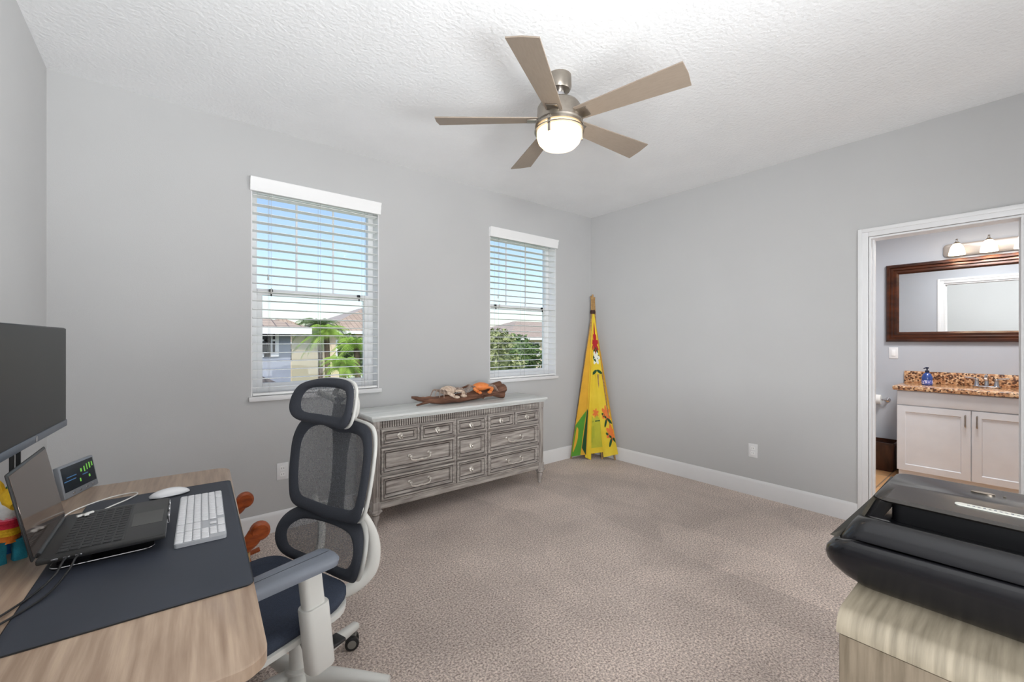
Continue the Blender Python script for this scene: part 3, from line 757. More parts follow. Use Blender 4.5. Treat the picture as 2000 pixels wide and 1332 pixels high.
# five-star base
for k in range(5):
    a = math.radians(34.5+72*k-201)
    R_ = Matrix.Rotation(a, 4, 'Z')
    def lg(bm):
        rings = []
        for i in range(7):
            t = i/6; x = .035+.285*t; w = .030-.012*t; h = .026-.010*t; z = .118-.03*t**1.5
            rings.append([tuple(R_ @ Vector((x, cy, z+cz))) for cy, cz in rrect(-w, w, -h, h, min(w, h)*.8, 3)])
        loft(bm, rings)
    part('base_leg', M_cwhite, ch, lg)
    def cs(bm):
        for s in (-.017, .017):
            t = bmesh.new(); lathe(t, [(0,-.010),(.024,-.010),(.028,-.007),(.028,.007),(.024,.010),(0,.010)], (0, s, 0), 24, 'y'); merge(bm, t, Matrix.Translation((R_ @ Vector((.315,0,0))).to_3d()+Vector((0,0,.0285))) @ Matrix.Rotation(math.radians(-40+67*k), 4, 'Z') @ Matrix.Translation((.012,0,0)))
    c = part('caster', M_dark, ch, cs)
    def hb(bm):
        Mx = Matrix.Translation((R_ @ Vector((.315,0,0))).to_3d()+Vector((0,0,.0285))) @ Matrix.Rotation(math.radians(-40+67*k), 4, 'Z') @ Matrix.Translation((.012,0,0))
        t = bmesh.new()
        for s in (-1, 1): lathe(t, [(0,s*.0275),(.017,s*.0275),(.018,s*.026)], (0,0,0), 20, 'y')
        rbox(t, -.016, .016, -.007, .007, -.006, .030, .004)
        lathe(t, [(.006,.02),(.006,.055)], (-.012,0,0), 10); merge(bm, t, Mx)
    part('caster_hub', mat('caster_grey', (134,132,126), .4) if k == 0 else bpy.data.materials['caster_grey'], c, hb)
part('gas_column', M_cwhite, ch, lambda bm: lathe(bm, [(0,.09),(.042,.09),(.042,.15),(.030,.155),(.028,.30),(.016,.302),(.016,.37),(0,.37)]))
part('tilt_mechanism', mat('mechanism_grey', (150,152,152), .45, .3), ch, lambda bm: (rbox(bm, -.14, .18, -.07, .07, .355, .405, .015), rbox(bm, -.02, .14, -.21, .21, .385, .41, .008)))
part('tilt_lever', M_dark, ch, lambda bm: (tube(bm, [(.05,.06,.38),(.05,.16,.37),(.05,.25,.36)], .006, 8), rbox(bm, .02, .09, .23, .28, .35, .362, .005)))
# seat
def seat_outline(e=0):
    return [(x, y) for x, y in rrect(-.05+e, .43-e, -.25+e, .25-e, .09, 6)]
def seatf(bm):
    def ring(e, z): return [(x, y, z+(.018*(((x-.18)/.24)**2) if x < .18 else -.03*max(0, (x-.32)/.11)**2)) for x, y in seat_outline(e)]
    loft(bm, [ring(.03,.425), ring(.008,.432), ring(0,.445), ring(.0,.458), ring(.012,.468), ring(.05,.470), ring(.12,.464)])
part('seat_cushion', M_seatfab, ch, seatf, angle=60)
part('seat_frame', M_cwhite, ch, lambda bm: loft(bm, [[(x, y, z) for x, y in seat_outline(e)] for z, e in ((.405,.03),(.412,.002),(.430,.0),(.434,.006))]))
# back: border ring + mesh, curved like a shallow bowl
def bcurve(y, z):
    """backrest surface x at side offset y and height z"""
    return -.125-.045*(z-.70)/.3-.10*max(0, z-.9)**1.5 + .55*y*y
def border(outer, inner, th=.022, xf=bcurve, thick_out=.3):
    def f(bm):
        n = len(outer); rings = []
        for i in range(n):
            (yo, zo), (yi, zi) = outer[i], inner[i]
            pts = []
            for j in range(7):
                t = j/6; y = yo+(yi-yo)*t; z = zo+(zi-zo)*t
                pts.append((xf(y, z)+th*math.sin(PI*t)**.6*.6, y, z))
            for j in range(5, 0, -1):
                t = j/6; y = yo+(yi-yo)*t; z = zo+(zi-zo)*t
                pts.append((xf(y, z)-th*math.sin(PI*t)**.6*.5, y, z))
            rings.append(pts)
        loft(bm, rings, closed=True)
    return f
def outline(pts, k=5):
    P = smooth_path([(0, y, z) for y, z in pts+[pts[0], pts[1], pts[2]]], k)
    P = P[2*k:2*k+len(pts)*k] if False else P[k:k+len(pts)*k]
    return [(p.y, p.z) for p in P]
def panel(outl, xf, dx=0):
    def f(bm):
        n = len(outl); cy = sum(p[0] for p in outl)/n; cz = sum(p[1] for p in outl)/n; rings = []
        for s in (1, .8, .6, .4, .2): rings.append([bm.verts.new((xf(cy+(y-cy)*s, cz+(z-cz)*s)+dx, cy+(y-cy)*s, cz+(z-cz)*s)) for y, z in outl])
        for a in range(4):
            for i in range(n): bm.faces.new((rings[a][i], rings[a][(i+1)%n], rings[a+1][(i+1)%n], rings[a+1][i]))
        c = bm.verts.new((xf(cy, cz)+dx, cy, cz))
        for i in range(n): bm.faces.new((rings[4][i], rings[4][(i+1)%n], c))
    return f
up_o = [(-.10,1.0),(-.19,.985),(-.225,.93),(-.228,.83),(-.215,.72),(-.185,.658),(-.10,.640),(0,.630),(.10,.640),(.185,.658),(.215,.72),(.228,.83),(.225,.93),(.19,.985),(.10,1.0),(0,1.003)]
up_i = [(-.09,.968),(-.150,.952),(-.183,.905),(-.186,.83),(-.176,.745),(-.152,.697),(-.09,.684),(0,.678),(.09,.684),(.148,.697),(.170,.745),(.180,.83),(.176,.905),(.145,.945),(.09,.955),(0,.950)]
O, I = outline(up_o), outline(up_i)
part('backrest_border', M_fab, ch, border(O, I), angle=60)
part('backrest_mesh', M_mesh, ch, panel(outline(up_i), bcurve), angle=60)
part('backrest_frame', M_cwhite, ch, border([(y*1.02, .82+(z-.82)*1.02) for y, z in O], [(y*.93, .82+(z-.82)*.95) for y, z in O], .014, lambda y, z: bcurve(y, z)-.020), angle=60)
# spine and inner ribs behind the mesh
part('spine', M_fab, ch, lambda bm: tube(bm, [(-.150,-.0,.64),(-.165,0,.75),(-.175,0,.87),(-.185,0,1.0),(-.175,0,1.08)], [.050,.040,.042,.064,.034], 12, flat=(1,.25), up=(1,0,0)))
# lumbar section
def lcurve(y, z): return -.085+.10*((z-.54)/.12)**2*(-.35)-.02*(z-.5)/.1 + .50*y*y - (.03 if False else 0)
lo_o = [(-.14,.652),(-.215,.622),(-.245,.57),(-.238,.51),(-.20,.465),(-.12,.447),(0,.443),(.12,.447),(.20,.465),(.238,.51),(.245,.57),(.215,.622),(.14,.652),(0,.660)]
lo_i = [(-.12,.608),(-.165,.592),(-.19,.565),(-.185,.53),(-.16,.502),(-.10,.492),(0,.488),(.10,.492),(.16,.502),(.185,.53),(.19,.565),(.165,.592),(.12,.608),(0,.612)]
O2, I2 = outline(lo_o), outline(lo_i)
part('lumbar_border', M_fab, ch, border(O2, I2, xf=lcurve), angle=60)
part('lumbar_mesh', M_mesh, ch, panel(outline(lo_i), lcurve), angle=60)
part('lumbar_frame', M_cwhite, ch, border([(y*1.02, .55+(z-.55)*1.03) for y, z in O2], [(y*.9, .55+(z-.55)*.9) for y, z in O2], .012, lambda y, z: lcurve(y, z)-.018), angle=60)
for s in (-1, 1):
    part('back_bracket', M_cwhite, ch, lambda bm: tube(bm, [(-.155,s*.13,.68),(-.19,s*.15,.60),(-.205,s*.155,.52),(-.19,s*.15,.44),(-.13,s*.12,.395),(-.05,s*.07,.385)], [.012,.015,.020,.022,.020,.018], 12, flat=(.7,1.2)))
# headrest
def hcurve(y, z): return -.125-.02*(z-1.07)/.08+.9*y*y
h_o = [(-.10,1.152),(-.165,1.130),(-.19,1.085),(-.185,1.03),(-.145,.998),(-.06,.988),(.05,.985),(.12,.985),(.155,1.015),(.155,1.09),(.13,1.138),(.07,1.157),(-.02,1.160)]
h_i = [(-.085,1.122),(-.125,1.110),(-.142,1.08),(-.138,1.047),(-.115,1.028),(-.05,1.024),(.04,1.022),(.09,1.025),(.112,1.045),(.114,1.08),(.098,1.110),(.06,1.122),(-.01,1.125)]
HO, HI = outline(h_o), outline(h_i)
part('headrest_border', M_fab, ch, border(HO, HI, xf=hcurve), angle=60)
part('headrest_mesh', M_mesh, ch, panel(outline(h_i), hcurve), angle=60)
part('headrest_frame', M_cwhite, ch, border([(y*1.02, 1.07+(z-1.07)*1.02) for y, z in HO], [(y*.9, 1.07+(z-1.07)*.9) for y, z in HO], .012, lambda y, z: hcurve(y, z)-.018), angle=60)
part('headrest_bracket', M_cwhite, ch, lambda bm: (tube(bm, [(-.195,.0,.97),(-.222,.01,1.03),(-.214,.01,1.085),(-.155,0,1.11)], [.035,.04,.036,.026], 12, flat=(1,.45), up=(1,0,0)), tube(bm, [(-.15,.10,1.10),(-.175,.06,1.08),(-.18,0,1.06),(-.175,-.06,1.08),(-.15,-.10,1.10)], .012, 10)))
# arms
for s in (-1, 1):
    y = s*.285
    part('arm_bracket', M_cwhite, ch, lambda bm: tube(bm, [(.08,s*.10,.395),(.10,s*.20,.385),(.115,s*.27,.36)], [.022,.024,.028], 10, flat=(1.2,.6)))
    part('arm_sleeve', M_cwhite, ch, lambda bm: loft(bm, [[(cx+x0, y+cy+dy, z) for cx, cy in rrect(-.042*f, .042*f, -.027*f, .027*f, .022*f, 5)] for z, x0, dy, f in ((.335,.118,0,.92),(.34,.119,0,1),(.53,.142,.004*s,1),(.535,.143,.004*s,.96))]))
    part('arm_post', M_cwhite, ch, lambda bm: loft(bm, [[(cx+x0, y+cy+.004*s, z) for cx, cy in rrect(-.032, .032, -.020, .020, .016, 5)] for z, x0 in ((.52,.142),(.648,.157))]))
    def padf(bm):
        rings = []
        for z, e in ((.646,.012),(.650,.002),(.664,0),(.674,.006),(.678,.018)):
            rings.append([tuple(Matrix.Translation((.232, y+s*.015, 0)) @ Matrix.Rotation(math.radians(-5*s), 4, 'Z') @ Vector((x, yy*(1-.12*(x/.13)), z+(.004*(x/.13)**2)))) for x, yy in rrect(-.14+e, .14-e, -.047+e, .047-e, .03, 5)])
        loft(bm, rings)
    part('arm_pad', M_armpad, ch, padf, angle=50)

# ---------------------------------------------------------------- little wooden rocking chair behind the desk
rc = thing('rocking_chair', 'small honey-coloured wooden rocking chair behind the far end of the desk', 'rocking chair', (.17, 2.69, 0), PI/2)
for s in (-1, 1):
    x = s*.262
    part('arm', M_orangewood, rc, lambda bm: (tube(bm, [(x,.24,.27),(x,.10,.28),(x,-.02,.275),(x,-.09,.285),(x,-.145,.32),(x,-.17,.355)], [.02,.022,.026,.030,.034,.034], 14, flat=(.75,1.1), up=(0,0,1)), lathe(bm, [(0,-.024),(.034,-.024),(.044,-.016),(.046,0),(.044,.016),(.034,.024),(0,.024)], (x,-.185,.362), 26, 'x')))
    part('front_post', M_post, rc, lambda bm: tube(bm, [(x,-.13,.03),(x,-.13,.27)], .014, 10))
    part('back_post', M_post, rc, lambda bm: tube(bm, [(x*.9,.20,.03),(x*.9,.22,.25),(x*.9,.25,.50)], .015, 10))
    part('rocker', M_orangewood, rc, lambda bm: tube(bm, [(x*.98,-.26,.05),(x*.98,-.1,.018),(x*.98,.05,.014),(x*.98,.2,.024),(x*.98,.34,.065)], .014, 8))
part('seat', M_orangewood, rc, lambda bm: rbox(bm, -.25, .25, -.16, .21, .17, .195, .008))
for z in (.32, .44): part('back_slat', M_orangewood, rc, lambda bm: rbox(bm, -.225, .225, .228, .246, z-.03, z+.03, .005))

# ---------------------------------------------------------------- printer cabinet and printer
cb = thing('file_cabinet', 'weathered grey-oak cabinet with rounded front edge under the black printer', 'cabinet', (1.06, -.17, 0))
CZ = .75; CY = .428
def case(bm):
    box(bm, .03, .50, CY-.02, CY-.0005, 0, CZ-.032); box(bm, .03, .50, -CY+.0005, -CY+.02, 0, CZ-.032); box(bm, .48, .50, -CY+.02, CY-.02, 0, CZ-.032); box(bm, .03, .48, -CY+.02, CY-.02, .04, .06)
def ctop(bm):
    n = 8
    pr = [(.008,CZ-.042),(.0,CZ-.040),(.0,CZ-.036)]+[(.040-.040*math.cos(a), CZ-.036+.036*math.sin(a)) for a in [PI/2*i/n for i in range(1, n+1)]]+[(.50,CZ),(.50,CZ-.03),(.03,CZ-.03),(.03,CZ-.042)]
    loft(bm, [[(x, y, z) for x, z in pr] for y in (-CY, CY)])
part('waterfall_top', M_cab, cb, ctop)
part('carcass', M_cabfront, cb, case, smooth=False)
for z0, z1 in ((.06,.362),(.368,CZ-.046)):
    dd = part('drawer', M_cabfront, cb, lambda bm: rbox(bm, .008, .028, -CY+.003, CY-.003, z0, z1, .002))
pr_ = thing('printer', 'glossy black inkjet printer with silver label strip on the oak cabinet', 'printer', (1.36, .03, CZ))
M_pblk = mat('printer_black', (18,18,21), .2, spec=.5, var=.04)
M_ptop = mat('printer_top', (52,48,45), .22, .35, var=.05, spec=.8)
def prings(lv, r=.03):
    rings = []
    for x0, x1, y0, y1, z, rr in lv: rings.append([(x, y, z) for x, y in rrect(x0, x1, y0, y1, rr, 6)])
    return rings
def lower(bm):
    t = bmesh.new()
    loft(t, prings([(-.145,.19,-.20,.226,.001,.03),(-.152,.19,-.21,.238,.005,.04),(-.170,.195,-.235,.262,.022,.055),(-.180,.2,-.25,.276,.045,.055),(-.187,.2,-.265,.283,.072,.05),(-.190,.2,-.27,.286,.100,.05),(-.188,.2,-.27,.284,.112,.05),(-.176,.2,-.262,.274,.119,.045)]))
    for v in t.verts:
        q = max(0, v.co.y-.175)/.11; v.co.z -= .040*q*q*min(1, v.co.z/.1)
        v.co.z = max(v.co.z, .001)
    merge(bm, t)
part('lower_body', M_pblk, pr_, lower, angle=50)
def scan(bm):
    t = bmesh.new()
    loft(t, prings([(-.176,.2,-.262,.262,.1195,.045),(-.176,.2,-.262,.256,.128,.04),(-.158,.2,-.25,.240,.150,.035),(-.146,.2,-.24,.232,.158,.03),(-.132,.2,-.238,.228,.158,.03),(-.09,.2,-.235,.215,.142,.03),(-.05,.2,-.235,.205,.128,.03)]))
    for v in t.verts:
        q = max(0, v.co.y-.175)/.11; v.co.z -= .038*q*q
    merge(bm, t)
part('scanner_body', M_pblk, pr_, scan, angle=50)
part('inner_bay', M_black, pr_, lambda bm: loft(bm, prings([(-.02,.2,-.235,.19,.126,.02),(-.02,.2,-.235,.19,.178,.02)])), angle=50)
part('lid', M_ptop, pr_, lambda bm: loft(bm, prings([(-.058,.2,-.24,.212,.177,.03),(-.064,.2,-.24,.216,.182,.03),(-.060,.198,-.237,.212,.189,.03),(.05,.194,-.234,.208,.194,.03)])), angle=50)
M_side = mat('printer_side', (58,54,46), .35, .2)
part('control_bevel', M_side, pr_, lambda bm: loft(bm, [[(-.13,.228,.128),(-.05,.212,.176),(.15,.210,.186),(.17,.262,.09),(-.15,.262,.098)], [(-.13,.232,.134),(-.05,.218,.180),(.15,.216,.190),(.17,.274,.09),(-.15,.276,.098)]]))
M_label = mat('label_silver', (214,214,206), .35, .2, var=.06, scale=90)
lb = part('label_strip', M_label, pr_, lambda bm: prism(bm, rrect(-.008,.014,-.072,.085,.008,4), .1916, .1932))
random.seed(3)
for j in range(16): part('label_mark', M_bezel, lb, lambda bm: box(bm, .0, .003+.004*random.random(), -.055+.0078*j, -.051+.0078*j, .1932, .1934), smooth=False)
part('logo', mat('logo_silver', (120,110,98), .25, .8), pr_, lambda bm: (prism(bm, [(.135+.009*math.cos(t), .05+.020*math.sin(t)) for t in [2*PI*j/24 for j in range(24)]], .1935, .1952), box(bm, .132,.137,.014,.019,.1935,.195)))

# ---------------------------------------------------------------- bathroom
BX0, BX1, BY0, BY1, BH = XR+.12, 5.85, -1.3, 1.7, 2.5
sbox('floor_bathroom', M_tile, [(XR+.06, BX1+.1, BY0-.1, BY1+.1, -.12, 0.0)])
sbox('ceiling_bathroom', M_ceil, [(BX0, BX1+.1, BY0-.1, BY1+.1, BH, BH+.1)])
sbox('wall_bathroom_back', M_bwall, [(BX1, BX1+.1, BY0-.1, BY1+.1, 0, BH)])
sbox('wall_bathroom_left', M_bwall, [(BX0, BX1, BY1, BY1+.1, 0, BH)])
sbox('wall_bathroom_right', M_bwall, [(BX0, BX1, BY0-.1, BY0, 0, BH)])
sbox('wall_bathroom_front', M_bwall, [(BX0, BX0+.008, DY1+.03, BY1, 0, BH), (BX0, BX0+.008, BY0, DY0-.03, 0, BH), (BX0, BX0+.008, DY0-.03, DY1+.03, DZ+.03, BH)])
VX, VY0, VY1 = 5.32, -.55, .83
vn = thing('vanity_cabinet', 'white bathroom vanity cabinet with shaker doors seen through the doorway', 'vanity', (VX, VY1, 0))
M_van = mat('vanity_white', (222,223,226), .4)
part('carcass', M_van, vn, lambda bm: (box(bm, .018, BX1-VX-.001, VY0-VY1, 0, .1, .845), box(bm, .07, BX1-VX-.001, VY0-VY1+.005, -.005, 0, .1)), smooth=False)
def shaker(bm, y0, y1, z0, z1, f=.055):
    prof = ((0,.0175),(0,.0),(f,.0),(f+.006,.009),(f+.01,.009))
    loft(bm, [[(d_, y0+i, z0+i), (d_, y1-i, z0+i), (d_, y1-i, z1-i), (d_, y0+i, z1-i)] for i, d_ in prof])
part('false_drawer', M_van, vn, lambda bm: rbox(bm, 0, .0175, VY0-VY1+.005, -.005, .712, .838, .003))
dws = (-.445, -.452, -.892)
for i, (y0, y1, hy) in enumerate(((-.475,-.005,-.445),(-.955,-.483,-.513),(-1.375,-.963,-.99))):
    dd = part('door', M_van, vn, lambda bm: shaker(bm, y0, y1, .105, .704), angle=20)
    part('door_handle', M_nickel, dd, lambda bm: (tube(bm, [(0,hy,.565),(-.026,hy,.57),(-.03,hy,.60),(-.03,hy,.63),(-.026,hy,.66),(0,hy,.665)], [.004,.006,.0045,.0045,.006,.004], 8)))
tag(part('countertop', M_granite, None, lambda bm: (rbox(bm, VX-.03, BX1-.001, VY0-.01, VY1+.025, .846, .884, .006))), 'speckled brown granite countertop on the white vanity', 'countertop')
part('backsplash', M_granite, bpy.data.objects['countertop'], lambda bm: rbox(bm, BX1-.022, BX1-.001, VY0-.01, VY1+.02, .884, 1.0, .003))
fc = thing('faucet', 'chrome two-handle bathroom faucet on the granite countertop', 'faucet', (5.74, .155+.13, .884))
part('faucet_base', M_chrome, fc, lambda bm: rbox(bm, -.025, .025, -.085, .085, 0, .016, .008))
part('spout', M_chrome, fc, lambda bm: (tube(bm, [(0,0,.01),(0,0,.07),(-.02,0,.10),(-.07,0,.105),(-.11,0,.085)], [.016,.014,.013,.011,.010], 12), blob(bm, (0,0,.105), (.008,.008,.014), 2)))
for s in (-1, 1):
    part('faucet_handle', M_chrome, fc, lambda bm: (lathe(bm, [(0,.014),(.02,.014),(.014,.05),(.016,.07),(.01,.078),(0,.08)], (0, s*.06, 0), 16), tube(bm, [(0,s*.06,.07),(-.005,s*.09,.08),(-.01,s*.135,.085)], [.008,.007,.006], 8)))
sp = thing('soap_bottle', 'small blue pump soap bottle standing left on the granite countertop', 'soap bottle', (5.60, .655, .884))
M_blue = mat('blue_glass', (44,72,140), .2, coat=.5, var=.2, scale=30)
part('bottle', M_blue, sp, lambda bm: lathe(bm, [(0,0),(.036,0),(.040,.01),(.038,.05),(.040,.075),(.028,.105),(.014,.118),(.013,.125),(0,.125)], n=24))
part('label_band', mat('soap_label', (206,200,220), .5, rgb2=(90,100,170), scale=60, contrast=(.45,.5)), sp, lambda bm: lathe(bm, [(.0405,.012),(.0408,.014),(.0402,.045),(.039,.047)], n=24))
part('pump', mat('pump_navy', (26,36,62), .4), sp, lambda bm: (lathe(bm, [(0,.12),(.016,.12),(.016,.138),(.006,.142),(.006,.155),(.012,.158),(.012,.17),(0,.172)], n=16), tube(bm, [(0,0,.163),(-.02,.01,.163),(-.036,.018,.158)], .005, 8)))
# mirror
mr = thing('wall_mirror', 'wide wall mirror in a stepped dark mahogany frame above the vanity', 'mirror', (BX1, .29, 1.69))
MH, MWd = .395, .70
def mframe(bm):
    prof = ((0,-.001),(0,-.030),(.010,-.042),(.028,-.044),(.036,-.030),(.044,-.034),(.056,-.036),(.064,-.024),(.070,-.026),(.084,-.028),(.096,-.014),(.102,-.008),(.102,-.001))
    loft(bm, [[(d_, -MWd+i, -MH+i), (d_, MWd-i, -MH+i), (d_, MWd-i, MH-i), (d_, -MWd+i, MH-i)] for i, d_ in prof], cap=False)
part('frame', M_mirrorframe, mr, mframe, angle=25)
part('mirror_glass', mat('mirror_silver', (236,238,238), .01, 1., var=.001), mr, lambda bm: box(bm, -.010, -.004, -MWd+.095, MWd-.095, -MH+.095, MH-.095), smooth=False)
# light fixture
vl = thing('vanity_light', 'nickel vanity light bar with lit frosted bell shades above the mirror', 'wall light', (BX1, .17, 2.17))
M_shade = mat('lit_shade', (250,240,225), .5, emit=(255,236,206), estr=2.2)
part('backplate', mat('plate_satin', (176,168,162), .4, .6), vl, lambda bm: loft(bm, [[(-.001-.012*0, y, z) for y, z in rrect(-.40,.40,-.06,.06,.03,5)], [(-.018, y, z) for y, z in rrect(-.40,.40,-.06,.06,.03,5)], [(-.024, y, z) for y, z in rrect(-.385,.385,-.045,.045,.02,5)]]))
for k, y in enumerate((.30, .10, -.10, -.30)):
    part('arm', M_nickel, vl, lambda bm: tube(bm, [(-.022,y,.0),(-.07,y,.02),(-.11,y,.055),(-.12,y,.06)], .008, 8))
    s = part('shade', M_shade, vl, lambda bm: lathe(bm, [(.018,.045),(.03,.035),(.046,.005),(.055,-.04),(.058,-.062),(.054,-.062),(.05,-.04),(.042,.0),(.015,.032)], (-.12,y,0), 24))
    part('shade_cap', M_nickel, s, lambda bm: lathe(bm, [(0,.043),(.026,.043),(.02,.052),(.009,.06),(.006,.078),(.009,.085),(0,.09)], (-.12,y,0), 16))
outlet('white light switch plate on the bathroom wall below the mirror frame corner', (BX1, .935, 1.18), -PI/2, True)
# toilet paper
tpn = thing('toilet_paper_holder', 'chrome toilet paper holder with white roll on the bathroom wall', 'toilet paper holder', (BX1, .98, .69))
part('wall_mount', M_chrome, tpn, lambda bm: (lathe(bm, [(0,0),(.024,0),(.024,-.008),(.010,-.014),(.009,-.05)], (0,0,0), 16, 'x'), tube(bm, [(-.045,-.004,0),(-.048,.06,0),(-.048,.18,0)], .008, 10)))
part('paper_roll', mat('paper', (236,236,234), .9, bump=.1), tpn, lambda bm: lathe(bm, [(.018,.045),(.048,.045),(.05,.05),(.05,.15),(.048,.155),(.018,.155)], (-.048,0,0), 28, 'y'))
bn = thing('waste_bin', 'dark brown wooden waste bin on the tile floor beside the vanity', 'waste bin', (5.70, 1.045, 0))
part('bin_body', M_darkwood, bn, lambda bm: loft(bm, [[(x, y, z) for x, y in rrect(-.13*f, .13*f, -.16*f, .16*f, .02, 3)] for z, f in ((0,.9),(.005,.92),(.27,1.0),(.27,.96),(.02,.88))]))
part('bin_rim', M_mirrorframe, bn, lambda bm: loft(bm, [[(x, y, z) for x, y in rrect(-.13*f, .13*f, -.16*f, .16*f, .02, 3)] for z, f in ((.262,1.03),(.285,1.03),(.285,.94),(.262,.94))], closed=True))

# ---------------------------------------------------------------- outdoors
GZ = -3.1
sbox('ground', M_grass, [(-40, 80, YW+1.5, 110, GZ-.3, GZ)])
def house(label, x0, x1, y0, y1, ez, rz, wall, roof, wins, low=None, group=None):
    e = thing('house', label, 'house', ((x0+x1)/2, (y0+y1)/2, GZ), 0, group)
    W, D = (x1-x0)/2, (y1-y0)/2; h = ez-GZ
    part('walls', wall, e, lambda bm: box(bm, -W, W, -D, D, 0, h), smooth=False)
    def rf(bm):
        o = .5; rr = min(W, D)*.95; top = rz-GZ
        a = [(-W-o,-D-o,h),(W+o,-D-o,h),(W+o,D+o,h),(-W-o,D+o,h)]
        b = [(-W+rr,-D+rr,top),(W-rr,-D+rr,top),(W-rr,D-rr,top),(-W+rr,D-rr,top)]
        loft(bm, [[(x,y,z-.18) for x,y,z in a], a, b])
    part('roof', roof, e, rf, smooth=False)
    part('fascia', M_white, e, lambda bm: (box(bm, -W-.5, W+.5, -D-.54, -D-.5, h-.2, h)), smooth=False)
    for wx, wz, ww, wh in wins:
        f = part('window', M_white, e, lambda bm: box(bm, wx-ww/2-.08-(x0+x1)/2, wx+ww/2+.08-(x0+x1)/2, -D-.05, -D, wz-GZ-.08, wz+wh-GZ+.08), smooth=False)
        part('pane', M_black, f, lambda bm: [box(bm, wx-ww/2+i*ww/2+.03-(x0+x1)/2, wx-ww/2+(i+1)*ww/2-.03-(x0+x1)/2, -D-.08, -D-.05, wz-GZ+.03+j*wh/2, wz-GZ+(j+1)*wh/2-.03) for i in (0,1) for j in (0,1)], smooth=False)
    if low:
        lx0, lx1, ly0, ly1, lz, lt = low
        cx, cy = (x0+x1)/2, (y0+y1)/2
        part('garage_wing', wall, e, lambda bm: box(bm, lx0-cx, lx1-cx, ly0-cy, ly1-cy, 0, lz-GZ), smooth=False)
        part('garage_roof', M_roofdark, e, lambda bm: loft(bm, [[(lx0-.4-cx, ly0-.4-cy, lz-GZ-.15), (lx1+.4-cx, ly0-.4-cy, lz-GZ-.15), (lx1+.4-cx, ly1-cy, lz-GZ-.15), (lx0-.4-cx, ly1-cy, lz-GZ-.15)], [(lx0-.4-cx, ly0-.4-cy, lz-GZ), (lx1+.4-cx, ly0-.4-cy, lz-GZ), (lx1+.4-cx, ly1-cy, lz-GZ), (lx0-.4-cx, ly1-cy, lz-GZ)], [(lx0+.8-cx, ly1-.1-cy, lt-GZ), (lx1-.8-cx, ly1-.1-cy, lt-GZ), (lx1-.8-cx, ly1-cy, lt-GZ), (lx0+.8-cx, ly1-cy, lt-GZ)]]), smooth=False)
    return e
house('grey-blue neighbouring house with dark windows at the left of the window view', -7, 3.05, 15, 24, 1.72, 3.1, M_stucco_g, M_roof, ((1.9,.9,1.0,.85),(2.5,.9,.25,.85),(2.4,-2,.9,1.1)), (-5, 2.9, 12.5, 15, -.35, .3))
house('beige neighbouring house with tiled hip roof behind the palms', 8.2, 17, 30, 40, 2.0, 4.0, M_stucco_b, M_roof, ((9.5,.2,1.1,1.1),(12,.2,1.1,1.1),(10,-2.6,1.2,1.4)))
house('distant beige house filling the gap between the two nearer houses', 4.5, 13.5, 44, 54, 1.2, 3.6, M_stucco_b, M_roof, ((6,-.5,1.2,1.1),(8.6,-.5,1.2,1.1)))
house('pale house with tiled roof behind the hedge trees by the corner window', 24, 38, 30, 40, 1.6, 3.4, M_stucco_b, M_roof, ((27,0,1.1,1.1),(32,0,1.1,1.1)))
sbox('driveway', mat('driveway_concrete', (206,188,166), .9, var=.05), [(3.6, 9, 14, 30, GZ, GZ+.02)])

def leafcloud(bm, c, s, n, ls, rnd):
    for _ in range(n):
        d_ = Vector((rnd.gauss(0,1), rnd.gauss(0,1), rnd.gauss(0,1))).normalized()
        p = Vector((c[0]+d_.x*s[0]*rnd.uniform(.55,1.05), c[1]+d_.y*s[1]*rnd.uniform(.55,1.05), c[2]+d_.z*s[2]*rnd.uniform(.55,1.05)))
        a = Vector((rnd.gauss(0,1), rnd.gauss(0,1), rnd.gauss(0,.7))).normalized()*ls*rnd.uniform(.6,1.3); b = a.cross(Vector((rnd.gauss(0,1), rnd.gauss(0,1), rnd.gauss(0,1)))).normalized()*ls*.45
        bm.faces.new([bm.verts.new(p-a), bm.verts.new(p+b), bm.verts.new(p+a), bm.verts.new(p-b)])
def tree(label, x, y, zt, rad, m, seed, group='trees outside the windows'):
    rnd = random.Random(seed)
    e = thing('leafy_tree', label, 'tree', (x, y, GZ), 0, group)
    h = zt-GZ
    part('trunk', M_bark, e, lambda bm: (tube(bm, [(0,0,-.0),(.05,0,h*.3),(0,.05,h*.62)], [.16,.11,.07], 8), tube(bm, [(.03,0,h*.35),(.4*rad,0,h*.6)], [.06,.03], 6), tube(bm, [(.03,0,h*.35),(-.4*rad,.1,h*.62)], [.06,.03], 6)))
    def cr(bm):
        for k in range(9):
            a = rnd.uniform(0, 2*PI); r = rad*rnd.uniform(.0,.62)
            leafcloud(bm, (math.cos(a)*r, math.sin(a)*r, h-rad*.5-rnd.uniform(0, 1.0)*rad*.9), (rad*.5, rad*.5, rad*.4), 330, .10, rnd)
        blob(bm, (0,0,h-rad*1.0), (rad*.55,rad*.55,rad*.6), 2, .1, seed)
    part('crown', m, e, cr, smooth=False)
